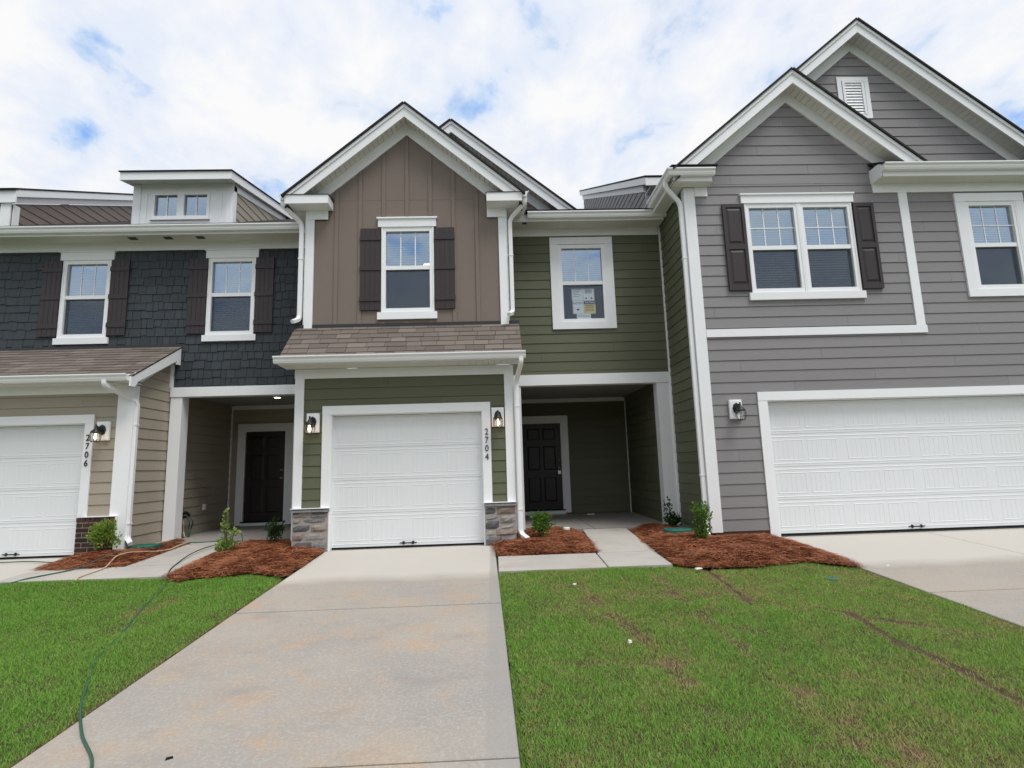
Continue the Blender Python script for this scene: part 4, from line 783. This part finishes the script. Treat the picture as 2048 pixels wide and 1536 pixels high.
# ================================================================ grey townhouse with the double garage
H = tag(empty('townhouse', (8.2, 3, 0)), 'grey lap-sided townhouse with a double garage door and two overlapping gables', 'house')
fG = front(YR); XG, XH = 4.77, 11.85; CG = 6.69; SG = .833
holes = [(5.72, 10.8, -1, 2.2), (5.75, 7.64, 3.95, 5.53), (9.62, 10.56, 3.94, 5.50)]
siding(H, fG, XG+.02, XH-.02, .115, 5.85, holes, 'grey_siding', zref=.115, exp=.1803)
siding(H, fG, XG+.2, 8.45, 5.85, 7.45, [], 'grey_siding', xl=lambda z: max(XG+.2, CG-(7.47-z)/SG), xr=lambda z: CG+(7.47-z)/SG, zref=.115, exp=.1803, wallname='gable_wall')
MB().box(XG+.05, 5.70, YR+.012, YR+.2, -.15, .115).build('foundation', 'foundation', H)
for s0, s1 in ((XG, 4.925), (XH-.15, XH)): tb(H, 'corner_board', fG, s0, s1, .11, 5.83, 0, .034)
tb(H, 'corner_board', side(XG, -1), YR-.034, YR+.10, .11, 5.83, 0, .026)
siding(H, side(XG, -1), YR+.10, YP-.03, .115, 5.9, [], 'green_siding', zref=.13, wallname='side_wall'); tb(H, 'inside_corner', side(XG, -1), YP-.055, YP-.022, .1, 5.76, .0, .04)
tb(H, 'band_board', fG, 8.485, 8.635, 3.345, 5.70, 0, .034); tb(H, 'band_board', fG, 4.93, 8.655, 3.215, 3.345, 0, .037)
for a in ((5.675, 5.825, -.01, 2.15), (10.70, 10.85, -.01, 2.15)): tb(H, 'garage_casing', fG, *a, 0, .036)
tb(H, 'garage_casing', fG, 5.675, 10.85, 2.15, 2.29, 0, .040)
for a in ((5.825, 5.838), (10.687, 10.70)): tb(H, 'garage_jamb', fG, *a, -.01, 2.15, -.16, .02)
tb(H, 'garage_jamb', fG, 5.838, 10.687, 2.137, 2.15, -.16, .02)
garage_door(H, fG, 5.838, 10.687, .025, 2.135, ncol=8, hz=8.11)
# paired window with raised-panel shutters
for s0, s1 in ((5.84, 6.62), (6.78, 7.555)): wn = window(H, fG, s0, s1, 4.025, 5.455, blind=(0, 1), rows=2, zm=4.745)
tb(wn, 'mullion', fG, 6.695, 6.705, 3.95, 5.53, .0, .04, 'white_vinyl')
tb(wn, 'head_casing', fG, 5.715, 7.67, 5.532, 5.675, .0, .050); tb(wn, 'head_cap', fG, 5.695, 7.69, 5.675, 5.70, .0, .072); tb(wn, 'sill', fG, 5.71, 7.68, 3.825, 3.948, 0, .058)
shutter(H, fG, 5.375, 5.75, 3.995, 5.515, 'panel'); shutter(H, fG, 7.645, 8.0, 3.985, 5.505, 'panel')
wn = window(H, fG, 9.705, 10.47, 4.015, 5.44, blind=(.5, 1), rows=2, zm=4.73)
for a in ((9.465, 9.63, 3.94, 5.515), (10.545, 10.69, 3.94, 5.515)): tb(wn, 'casing', fG, *a, 0, .042)
tb(wn, 'head_casing', fG, 9.465, 10.69, 5.515, 5.66, 0, .046); tb(wn, 'sill_casing', fG, 9.465, 10.69, 3.81, 3.94, 0, .046)
room(H, fG, 5.2, 8.2, 3.4, 6.0, 3.6); room(H, fG, 9.0, 11.2, 3.4, 6.0, 3.6)
# lower gable
gb = gable(H, CG, 7.825, SG, 4.52, 8.77, -.62, YR-.008, 2.5, zcut=6.075)
rt = MB().box(4.52, 5.17, -.54, YR-.034, 5.85, 6.07).build('cornice_return', 'white_trim', gb); panel_eave(rt, 4.50, 5.18, -.53, YR-.036, 5.838)
MB().hexa([(4.46, -.66, 6.071), (5.24, -.66, 6.071), (5.24, YR, 6.071), (4.46, YR, 6.071)], [(4.46, -.66, 6.08), (5.24, -.66, 6.08), (5.24, YR, 6.16), (4.46, YR, 6.16)]).build('return_flashing', 'roof_edge', rt)
tb(rt, 'return_block', fG, 4.93, 5.15, 5.675, 5.836, 0, .036); MB().box(4.50, XG-.03, YR-.03, .95, 5.84, 6.05).build('side_eave', 'white_trim', rt)
gutter(gb, [(4.495, .80, 6.03), (4.495, -.545, 6.03), (5.195, -.545, 6.03)], [(-1, 0, 0), (0, -1, 0)])
downspout(H, [(4.44, -.36, 5.93), (4.44, -.36, 5.82), (4.70, -.27, 5.58), (4.70, -.27, .14), (4.66, -.40, .08)], [(4.70, -.27, 4.6), (4.70, -.27, 1.0)])
# right eave
er = MB().box(8.05, XH+.3, -.60, -.58, 5.86, 6.03).build('eave_fascia', 'white_trim', H); panel_eave(er, 8.06, XH+.3, -.58, YR-.036, 5.86); tb(er, 'frieze_board', fG, 8.05, XH, 5.70, 5.86, 0, .040)
MB().box(8.035, 8.06, -.60, YR-.0, 5.86, 6.10).build('eave_end', 'white_trim', er); gutter(er, [(8.04, -.601, 6.055), (XH+.35, -.601, 6.055)], [(0, -1, 0)])
roofslab(H, 'eave_roof', (8.03, -.63, 6.06), (XH+.3, -.63, 6.06), (XH+.3, .12, 6.43), (8.03, .12, 6.43)); pass
# big gable
fH = front(.10); CH = 8.28; zh0 = 8.80
sw = siding(H, fH, 4.95, 11.6, 6.0, 8.80, [(8.0, 8.52, 7.40, 8.18)], 'grey_siding', xl=lambda z: CH-(8.82-z)/SG, xr=lambda z: CH+(8.82-z)/SG, zref=.06, exp=.1785, wallname='gable_wall')
gable(H, CH, 9.165, SG, 4.7, 11.86, -.20, .092, 5)
vt = tb(H, 'gable_vent', fH, 8.06, 8.46, 7.44, 8.14, -.04, -.02, 'white_vinyl')
for i in range(11): zz = 7.47+i*.058; MB().hexa([fH.p(8.10, zz, .028), fH.p(8.42, zz, .028), fH.p(8.42, zz+.058, .008), fH.p(8.10, zz+.058, .008)], [fH.p(8.10, zz+.008, .032), fH.p(8.42, zz+.008, .032), fH.p(8.42, zz+.064, .012), fH.p(8.10, zz+.064, .012)]).build('louvre', 'white_vinyl', vt)
for a in ((7.96, 8.04, 7.38, 8.22), (8.48, 8.56, 7.38, 8.22), (8.04, 8.48, 8.14, 8.22), (8.04, 8.48, 7.38, 7.46)): tb(vt, 'frame', fH, *a, 0, .035)
for a in ((8.055, 8.10, 7.46, 8.13), (8.42, 8.465, 7.46, 8.13), (8.10, 8.42, 8.10, 8.13)): tb(vt, 'inner_frame', fH, *a, 0, .042, 'white_vinyl')
# party wall rising behind the green roof
fW = side(4.80, -1); zl = lambda y: 7.26+.49*(y-1.9)
siding(H, fW, 1.95, 9.05, 5.6, 10.45, [], 'grey_siding', xl=lambda z: max(1.95, 1.95+(z-6.98)/.49), zref=.1, wallname='party_wall')
for a, b, n0, n1, nm in ((-.30, -.155, .0, .04, 'wall_frieze'), (-.155, 0, .10, .13, 'rake_board')):
    y0 = 1.95 if nm == 'wall_frieze' else 1.5
    MB().hexa([fW.p(y, zl(y)+d, n0) for y, d in ((y0, a), (9.1, a), (9.1, b), (y0, b))], [fW.p(y, zl(y)+d, n1) for y, d in ((y0, a), (9.1, a), (9.1, b), (y0, b))]).build(nm, 'white_trim', H)
MB().hexa([fW.p(y, zl(y)-.15, 0) for y in (1.5, 9.1)]+[fW.p(y, zl(y)-.14, 0) for y in (9.1, 1.5)], [fW.p(y, zl(y)-.15, .10) for y in (1.5, 9.1)]+[fW.p(y, zl(y)-.14, .10) for y in (9.1, 1.5)]).build('rake_soffit', 'soffit', H)
tb(H, 'corner_board', front(1.95), 4.795, 4.99, 5.7, 7.12, 0, .03); tb(H, 'upper_front_wall', front(1.95), 4.99, 7.0, 5.7, 7.2, -.1, 0, 'white_trim')
roofslab(H, 'main_roof', (4.66, 1.46, zl(1.46)), (7.2, 1.46, zl(1.46)), (7.2, 9.1, zl(9.1)), (4.66, 9.1, zl(9.1))); MB().box(4.672, 6.5, 1.47, 1.50, 6.87, 7.055).build('eave_board', 'white_trim', H); MB().box(4.80, 6.5, 1.50, 1.915, 6.90, 6.915).build('eave_soffit', 'white_trim', H)
siding(H, side(XH, 1), YR, 8, .1, 5.9, [], 'grey_siding', zref=.115, wallname='side_wall'); roofslab(H, 'main_roof', (7.2, .5, 6.3), (12.15, .5, 6.3), (12.15, 9.1, 10.78), (7.2, 9.1, 10.78))

# ================================================================ neighbour beyond the dormer
H = tag(empty('townhouse', (-11, 4, 0)), 'neighbouring townhouse showing a dark brown end wall left of the dormer', 'house')
fW = side(-8.30, 1); zl = lambda y: 7.10+.49*(y-1.75)
siding(H, fW, 1.85, 9.0, .1, 10.3, [], 'umber_siding', xl=lambda z: max(1.85, 1.85+(z-6.84)/.49), zref=.1, wallname='end_wall')
for a, b, n0, n1, nm in ((-.30, -.155, .0, .04, 'wall_frieze'), (-.155, 0, .08, .11, 'rake_board')):
    y0 = 1.82
    MB().hexa([fW.p(y, zl(y)+d, n0) for y, d in ((y0, a), (9.1, a), (9.1, b), (y0, b))], [fW.p(y, zl(y)+d, n1) for y, d in ((y0, a), (9.1, a), (9.1, b), (y0, b))]).build(nm, 'white_trim', H)
MB().hexa([fW.p(y, zl(y)-.155, .0) for y in (1.8, 9.1)]+[fW.p(y, zl(y)-.14, .0) for y in (9.1, 1.8)], [fW.p(y, zl(y)-.155, .08) for y in (1.8, 9.1)]+[fW.p(y, zl(y)-.14, .08) for y in (9.1, 1.8)]).build('rake_soffit', 'white_trim', H)
tb(H, 'corner_board', front(1.85), -8.50, -8.30, .1, 6.84, 0, .03); tb(H, 'corner_board', side(-8.30, 1), 1.85, 2.0, .1, 6.83, .022, .034); siding(H, front(1.85), -14.5, -8.5, .1, 6.9, [], 'umber_siding', zref=.1, wallname='front_wall'); MB().box(-14.5, -8.192, 1.78, 1.815, 6.84, 7.11).build('eave_fascia', 'white_trim', H)
roofslab(H, 'main_roof', (-14.6, 1.74, zl(1.74)), (-8.18, 1.74, zl(1.74)), (-8.18, 9.1, zl(9.1)), (-14.6, 9.1, zl(9.1)))

# ================================================================ wall lanterns
def lantern(loc, lit, label):
    """loc: wall point at the centre of the mounting block"""
    x, y, z = loc; t = empty('wall_lantern', (x, y, z)); tag(t, label, 'lantern', 'wall lanterns by the garage doors')
    bk = MB().box(x-.10, x+.10, y-.045, y, z-.155, z+.155).build('mounting_block', 'white_vinyl', t); MB().box(x-.083, x+.083, y-.052, y-.045, z-.138, z+.138).build('block_face', 'white_vinyl', bk)
    MB().lathe((0, 0, 0), [(.06, 0), (.06, .022), (.048, .036)], 8).build('back_plate', 'black_metal', t).data.transform(Matrix.Translation((x, y-.052, z+.015))@Matrix.Diagonal((1, 1, 1.45, 1))@Matrix.Rotation(math.pi/2, 4, 'X'))
    c = Vector((x, y-.20, z)); z = z-.02
    MB().tube(bez([(x, y-.06, z+.01), (x, y-.13, z+.035), (c.x, c.y, z+.085), (c.x, c.y, z+.03)], 5, .05), .014).build('arm', 'black_metal', t, True)
    MB().tube([(c.x, c.y+.03+.03*math.cos(a), z+.06+.03*math.sin(a)) for a in np.linspace(-2, 3.2, 12)], .006).build('scroll', 'black_metal', t, True)
    MB().lathe((c.x, c.y, z), [(.010, .115), (.016, .105), (.010, .09), (.016, .07), (.028, .04), (.060, .012), (.074, -.012), (.074, -.020), (.0, -.020)], 16).build('cap', 'black_metal', t, True)
    cage = MB()
    for i in range(6):
        a = 2*math.pi*i/6+.3; cage.tube([(c.x+r*math.cos(a), c.y+r*math.sin(a), z+h) for r, h in ((.070, -.015), (.080, -.05), (.080, -.10), (.066, -.15), (.055, -.165))], .0045, 6)
    cage.build('cage', 'black_metal', t); MB().tube([(c.x+.056*math.cos(a), c.y+.056*math.sin(a), z-.165) for a in np.linspace(0, 2*math.pi, 20)], .005, 6).build('ring', 'black_metal', t)
    MB().lathe((c.x, c.y, z), [(.062, -.02), (.072, -.05), (.072, -.10), (.060, -.145), (.050, -.16)], 18).build('glass', 'lamp_glass', t, True)
    MB().lathe((c.x, c.y, z), [(.012, -.03), (.014, -.06), (.022, -.085), (.020, -.11), (.006, -.125)], 12).build('bulb', 'bulb' if lit else 'bulb_off', t, True)
lantern((-1.50, -.021, 2.015), True, 'lit black lantern left of the garage door numbered 2704'); lantern((1.48, -.021, 2.03), True, 'lit black lantern right of the garage door, above the number 2704')
lantern((-5.0, YL-.021, 2.005), True, 'lit black lantern on beige siding beside the number 2706'); lantern((5.29, YR-.021, 2.02), False, 'unlit black lantern on grey siding beside the double garage door')
# lamps seen through the upper windows
t = tag(empty('ceiling_lamp', (.22, 1.6, 5.6)), 'lit glass bowl lamp seen through the window of the brown gable', 'lamp'); MB().lathe((.26, 1.5, 5.22), [(.005, -.09), (.10, -.06), (.17, .0), (.175, .012), (.16, .012)], 20).build('shade', 'lamp_lit', t, True); MB().tube([(.26, 1.5, 5.2), (.26, 1.5, 6.0)], .012).build('rod', 'nickel', t); MB().lathe((.26, 1.5, 5.11), [(.004, 0), (.018, .012), (.006, .03)], 10).build('finial', 'nickel', t, True)
# notices in the green window
def sheet(name, x0, x1, z0, z1, m, label, lines, n=.0):
    y = YP+.049+n; o = MB().box(x0, x1, y, y+.002, z0, z1).build(name, m); tag(o, label, 'notice', 'paper notices taped inside the green window')
    for (a, b, c, d, mm) in lines: MB().box(x0+(x1-x0)*a, x0+(x1-x0)*b, y-.0016, y, z0+(z1-z0)*c, z0+(z1-z0)*d).build('printing', mm, o)
    return o
ln = lambda k, a=.15, b=.85, top=.9, bot=.2: [(a, b-.2*random.random(), top-(top-bot)*i/k, top-(top-bot)*i/k+.025, 'ink') for i in range(k)]
bd = [(.0, .07, .0, 1., 'paper_red'), (.07, .93, .955, 1., 'paper_red')]
sheet('notice_sheet', 2.975, 3.195, 4.345, 4.585, 'paper', 'upper left white notice with red edging taped inside window', ln(5)+bd); sheet('notice_sheet', 3.20, 3.42, 4.34, 4.58, 'paper', 'upper right white notice with two dark dots taped inside window', ln(5, top=.9, bot=.55)+[(.2, .32, .14, .26, 'ink'), (.66, .78, .14, .26, 'ink'), (.93, 1., 0, 1, 'paper_red')])
o = sheet('notice_sheet', 2.985, 3.20, 4.085, 4.34, 'paper', 'white sheet headed NOTICE taped inside window', [(.36, .62, .30, .38, 'ink'), (.42, .52, .24, .30, 'ink')]+bd[:1]); text(o, 'NOTICE', (3.003, YP+.046, 4.275), .050)
o = sheet('notice_sheet', 3.205, 3.43, 4.08, 4.33, 'paper_amber', 'amber caution sheet with black heading taped inside window', [(0.01, .99, .76, .98, 'ink')]+[(.12, .85, c, c+.03, 'ink') for c in (.22, .34, .46, .58, .66)]); text(o, 'CAUTION', (3.225, YP+.045, 4.285), .042, 'paper')
sheet('notice_sheet', 3.06, 3.33, 3.97, 4.08, 'paper', 'narrow white strip under the other notices in window', [(.05, .95, .45, .5, 'ink'), (.05, .9, .7, .74, 'ink')])

# ================================================================ shrubs
def zbed(P, top, x, y): return float(mound(P, np.array([float(x)]), np.array([float(y)]), top)[0])
def shrub(x, y, z, lobes, n, leaf, mname, label, stems=7):
    """lobes: (dx, dy, zc, rx, rz) leaf clouds round a few branching stems"""
    t = tag(empty('shrub', (x, y, z)), label, 'shrub'); st = MB(); tips = []
    for i in range(stems):
        lb = lobes[i % len(lobes)]; a = random.uniform(0, 6.28); r = random.uniform(.2, .75); e = Vector((x+lb[0]+math.cos(a)*lb[3]*r, y+lb[1]+math.sin(a)*lb[3]*r, z+lb[2]+random.uniform(-.1, .6)*lb[4])); b = Vector((x+random.uniform(-.02, .02), y+random.uniform(-.02, .02), z-.03)); md = (b+e)/2+Vector((random.uniform(-.02, .02), random.uniform(-.02, .02), .02)); st.tube([b, md, e], .0045, 5); tips.append((b, md, e))
    st.build('stems', 'stem', t); V, F = [], []; wts = [l[3]**2*l[4] for l in lobes]
    for i in range(n):
        lb = random.choices(lobes, wts)[0]; u = random.random()**.45; ph = random.uniform(0, 6.28); cz = random.uniform(-1, 1); sr = math.sqrt(1-cz*cz); wob = .8+.35*math.sin(ph*3+lb[2]*9)*math.cos(cz*4)
        c = Vector((x+lb[0]+lb[3]*u*wob*sr*math.cos(ph), y+lb[1]+lb[3]*u*wob*sr*math.sin(ph), max(z+.01, z+lb[2]+lb[4]*u*wob*cz)))
        d = (Vector((sr*math.cos(ph), sr*math.sin(ph), cz+.7))+Vector((random.gauss(0, .5), random.gauss(0, .5), random.gauss(0, .4)))).normalized(); s_ = d.cross(Vector((random.gauss(0, 1), random.gauss(0, 1), random.gauss(0, 1)))).normalized(); L_ = leaf*random.uniform(.7, 1.35); w_ = L_*.31; nn_ = d.cross(s_)*L_*.10; b = len(V)
        V += [c, c+d*L_*.45+s_*w_+nn_, c+d*L_, c+d*L_*.45-s_*w_+nn_]; F += [(b, b+1, b+2), (b, b+2, b+3)]
    me = bpy.data.meshes.new('foliage'); me.from_pydata([tuple(v) for v in V], [], F); me.materials.append(M[mname]); link('foliage', me, t)
shrub(-4.70, -.02, zbed(BED_A, .07, -4.70, -.02), [(0, 0, .27, .19, .20), (.08, 0, .40, .12, .13), (-.10, .02, .36, .11, .12), (.20, 0, .20, .08, .12)], 1450, .040, 'leaf_bright', 'full rounded light green shrub in front of the brick pier', 12)
shrub(-2.62, -.40, zbed(BED_C, .07, -2.62, -.40), [(-.02, 0, .12, .15, .12), (-.04, 0, .38, .065, .16), (.12, 0, .30, .07, .06), (-.03, 0, .58, .04, .10)], 480, .048, 'leaf_lime', 'spindly pale green shrub with one tall shoot beside the hose-crossed path', 9)
shrub(-2.32, .62, zbed(BED_C, .07, -2.32, .62), [(0, 0, .18, .13, .15), (-.10, 0, .26, .07, .08), (.10, 0, .24, .07, .08), (.0, 0, .34, .06, .10)], 470, .043, 'leaf_dark', 'dark green shrub near the beige porch door', 9)
shrub(2.13, -.05, zbed(BED_D, .07, 2.13, -.05), [(0, 0, .22, .17, .17), (.06, 0, .33, .10, .10), (-.08, 0, .31, .10, .10)], 1150, .040, 'leaf_mid', 'compact bright green shrub beside the right stone pier', 12)
shrub(4.45, .72, zbed(BED_E, .08, 4.45, .72), [(.03, 0, .14, .16, .13), (-.04, 0, .36, .06, .16), (.14, 0, .12, .08, .09)], 560, .040, 'leaf_dark', 'thin dark shrub at the foot of the white porch post', 9)
shrub(4.44, -.72, zbed(BED_E, .08, 4.44, -.72), [(.02, 0, .14, .14, .13), (.03, 0, .36, .14, .16), (-.06, 0, .46, .06, .12), (.10, 0, .48, .06, .08)], 720, .043, 'leaf_mid', 'upright glossy green shrub beside the green valve lid', 10)

# ================================================================ hoses, lids and small things
def gz(x, y, dz=.012):
    for P, top in ((BED_A, .07), (BED_C, .07), (BED_D, .07), (BED_E, .08)):
        if inpoly(P, np.array([x]), np.array([y]))[0]: return zbed(P, top, x, y)+.052
    if inpoly(LAWN_L, np.array([x]), np.array([y]))[0]: return float(lawnz(np.array([x]), np.array([y]))[0])+.006
    return (g(y) if y < .9 else .10)+dz+(.012 if -5.12 < x < -2.9 and -1.36 < y < 1 else 0)+(min(1, max(0, (y+.69)/1.69))*.1 if -3.9 < x < -2.9 and y < 1 else 0)
def crom(P, n=7):
    P = [Vector(p) for p in P]; P = [P[0]*2-P[1]]+P+[P[-1]*2-P[-2]]; out_ = []
    for i in range(1, len(P)-2):
        for k in range(n):
            t = k/n; out_.append(.5*((2*P[i])+(P[i+1]-P[i-1])*t+(2*P[i-1]-5*P[i]+4*P[i+1]-P[i+2])*t*t+(-P[i-1]+3*P[i]-3*P[i+1]+P[i+2])*t**3))
    return out_+[P[-2]]
def hose(pts, r, m_, label, name='garden_hose'):
    p = crom([(x, y, 0) for x, y in pts]); p = [Vector((q.x, q.y, gz(q.x, q.y, r+.002))) for q in p]
    for _ in range(2): p = [p[0]]+[Vector((b.x, b.y, (a.z+2*b.z+c.z)/4)) for a, b, c in zip(p, p[1:], p[2:])]+[p[-1]]
    return tag(MB().tube(p, r, 8).build(name, m_, None, True), label, 'hose')
hose([(-.62, -6.1), (-.81, -5.67), (-1.12, -5.32), (-1.42, -4.91), (-1.66, -4.50), (-1.88, -4.13), (-2.05, -3.59), (-2.35, -2.82), (-2.71, -1.78), (-3.08, -1.0), (-3.24, -.35), (-3.28, .3), (-3.12, .72), (-2.95, .86), (-3.1, .98), (-3.4, .86), (-3.77, .80), (-4.1, 1.25), (-4.38, 1.62)], .0085, 'hose_green', 'long green hose running from the driveway over the lawn to the tap')
hose([(-5.6, -2.0), (-4.93, -1.47), (-4.72, -1.17), (-4.52, -.84), (-4.34, -.45), (-4.30, .2), (-4.10, .72), (-4.0, 1.1), (-4.30, 1.6)], .0085, 'hose_green', 'green hose crossing the pine straw below the brick pier')
hose([(-4.05, -1.42), (-4.09, -1.25), (-4.10, -.85), (-4.18, -.40), (-4.08, -.1), (-3.95, .33), (-3.86, .7), (-3.95, 1.15), (-4.25, 1.66)], .0095, 'hose_tan', 'tan hose lying along the pine straw edge and path')
hose([(-7.4, -.02), (-6.22, -.04), (-5.8, -.02), (-5.3, -.22), (-4.98, -.32)], .0085, 'hose_green', 'green hose lying close before the garage door numbered 2706')
t = tag(empty('hose_tap', (-4.5, 1.78, .45)), 'black hose splitter with hanging hoses on the porch wall tap', 'tap')
MB().tube([(-4.555, 1.80, .60), (-4.49, 1.80, .60), (-4.45, 1.82, .56)], .018).build('spigot', 'nickel', t, True); MB().lathe((-4.46, 1.80, .62), [(.005, 0), (.035, .005), (.035, .018), (.01, .024)], 12).build('valve_handle', 'brick_red', t)
MB().tube([(-4.47, 1.62, .50), (-4.46, 1.72, .53), (-4.45, 1.82, .55), (-4.44, 1.92, .50)], .030).build('splitter', 'black_metal', t, True); MB().box(-4.52, -4.40, 1.55, 1.75, .455, .50).build('timer_box', 'black_metal', t)
for i, (y, m_) in enumerate(((1.60, 'hose_green'), (1.70, 'hose_tan'), (1.86, 'hose_green'), (1.94, 'hose_green'))): MB().tube(crom([(-4.45, y, .48), (-4.43+.02*i, y-.01, .36), (-4.42, y+.02, .22), (-4.36, y+.01-.05*i, .115)]), .012).build('hose_end', m_, t, True)
def lid(x, y, rx, ry, P, top, label):
    z = zbed(P, top, x, y)+.050; o = MB(); ring = lambda k, zz: [(x+k*rx*math.copysign(abs(math.cos(a))**.6, math.cos(a)), y+k*ry*math.copysign(abs(math.sin(a))**.6, math.sin(a)), zz) for a in np.linspace(0, 2*math.pi, 25)[:-1]]
    o.hexa(ring(1, z-.06), ring(1, z+.02)); o.hexa(ring(.97, z+.021), ring(.93, z+.032)); o = tag(o.build('valve_box', 'lid_green'), label, 'valve box')
    for k in (-.5, 0, .5): MB().box(x+k*rx-.012, x+k*rx+.012, y-.5*ry, y+.5*ry, z+.032, z+.037).build('rib', 'lid_green', o)
lid(-4.32, .42, .22, .17, BED_A, .07, 'green valve box lid beside the beige side wall downspout'); lid(4.27, -.16, .22, .17, BED_E, .08, 'green valve box lid in the straw at the grey corner')
z = zbed(BED_D, .07, 2.62, .72); tag(MB().lathe((2.62, .72, z+.02), [(.062, 0), (.062, .055), (.055, .066), (.05, .068)], 20).build('cleanout_cap', 'pvc_white', None, True), 'round white plastic cap sticking out of the small straw bed', 'pipe cap')
def bit(name, x, y, sx, sy, sz, m_, label, rz=.4, dz=.0):
    zz = gz(x, y, 0)+dz; o = MB(); o.hexa([(-sx, -sy, 0), (sx, -sy*.8, 0), (sx*.9, sy, 0), (-sx*.85, sy*.9, 0)], [(-sx*.85, -sy*.8, sz), (sx*.8, -sy*.7, sz*1.1), (sx*.75, sy*.8, sz*.9), (-sx*.7, sy*.75, sz)]); o = o.build(name, m_); o.location = (x, y, zz); o.rotation_euler = (0, 0, rz); return tag(o, label, 'litter')
bit('plant_tag', 3.86, -2.11, .045, .03, .012, 'pvc_white', 'small white tag lying on the grass by the straw bed', .2, .03); bit('paper_scrap', 2.27, -2.57, .022, .015, .012, 'pvc_white', 'crumpled white scrap on the lawn near the path', .7, .025); bit('paper_scrap', 2.46, -4.33, .014, .02, .018, 'pvc_white', 'tiny white scrap in the middle of the lawn', .1, .03)
bit('paper_scrap', 6.17, -2.18, .022, .014, .008, 'pvc_white', 'white scrap on the wide concrete driveway', .3); bit('clod', -.43, -5.62, .020, .012, .007, 'litter_dark', 'small dark clod on the near end of the middle driveway', .5); bit('clod', 2.5, 3.72, .10, .03, .03, 'litter_dark', 'dark scrap lying on the sill of the lock box door', .1); bit('paper_scrap', 3.55, 3.6, .09, .03, .02, 'paper', 'crushed pale wrapper on the green porch floor', -.1)
bit('gravel_bit', 5.98, -1.75, .014, .01, .008, 'pvc_white', 'pair of tiny white crumbs by the straw at the wide driveway', .4); bit('straw_scrap', 2.1, .55, .016, .012, .012, 'pvc_white', 'small white chip on the straw below the downspout', .6)
o = MB().lathe((5.2, -2.62, g(-2.62)-.05), [(.075, 0), (.075, .045), (.068, .050)], 20).build('valve_box', 'lid_green'); tag(o, 'small round green lid sunk in the grass by the wide driveway', 'valve box')
# lock box on the green porch door
t = tag(empty('lock_box', (2.905, 3.83, 1.1)), 'silver key lock box hanging from the knob of the green porch door', 'lock box')
MB().box(2.87, 2.94, 3.79, 3.83, 1.02, 1.10).build('body', 'nickel', t); MB().tube([(2.885, 3.81, 1.09)]+[(2.905+.022*math.cos(a), 3.81, 1.15+.022*math.sin(a)) for a in np.linspace(3.1, .05, 9)]+[(2.926, 3.81, 1.09)], .005, 6).build('shackle', 'nickel', t, True)

# ================================================================ houses across the street, behind the camera (mirrored in the window panes)
for k, (x, m_, lab) in enumerate(((-24, 'beige_siding', 'beige gabled house across the street, mirrored in the windows'), (-11.5, 'grey_siding', 'grey gabled house across the street, mirrored in the windows'), (1, 'umber_siding', 'brown gabled house across the street, mirrored in the windows'), (13.5, 'beige_siding', 'pale gabled house across the street facing the wide driveway'), (26, 'grey_siding', 'far grey gabled house across the street beyond the wide driveway'))):
    t = tag(empty('house', (x, -34, -.6)), lab, 'house', 'houses across the street'); zg = -.62
    MB().box(x-5, x+5, -42, -34, zg, zg+5.8).build('wall', m_, t)
    MB().hexa([(x-5, -34.002, zg+5.8), (x+5, -34.002, zg+5.8), (x, -34.002, zg+9.2)], [(x-5, -41.99, zg+5.8), (x+5, -41.99, zg+5.8), (x, -41.99, zg+9.2)]).build('gable', m_, t)
    for sg in (-1, 1): roofslab(t, 'roof', (x, -33.5, zg+9.3), (x+sg*5.5, -33.5, zg+5.56), (x+sg*5.5, -42.5, zg+5.56), (x, -42.5, zg+9.3), .12); MB().hexa([(x, -33.48, zg+9.28), (x+sg*5.5, -33.48, zg+5.54), (x+sg*5.5, -33.48, zg+5.28), (x, -33.48, zg+9.02)], [(x, -33.52, zg+9.28), (x+sg*5.5, -33.52, zg+5.54), (x+sg*5.5, -33.52, zg+5.28), (x, -33.52, zg+9.02)]).build('rake_board', 'white_trim', t)
    for wx in (-2.6, 0, 2.6): wd = MB().box(x+wx-.6, x+wx+.6, -33.995, -33.94, zg+3.4, zg+5.0).build('window', 'white_vinyl', t); MB().box(x+wx-.48, x+wx+.48, -33.94, -33.93, zg+3.52, zg+4.88).build('pane', 'flashing', wd)
    gd = MB().box(x-4.2, x+.6, -33.995, -33.93, zg, zg+2.2).build('garage_door', 'door_white', t); MB().box(x+2, x+3, -33.995, -33.95, zg, zg+2.1).build('door', 'front_door', t)
rd = MB(); rd.v = [(-200, -24, -.565), (200, -24, -.565), (200, -15, -.565), (-200, -15, -.565)]; rd.f = [(0, 1, 2, 3)]; tag(rd.build('road', 'asphalt'), kind='structure')
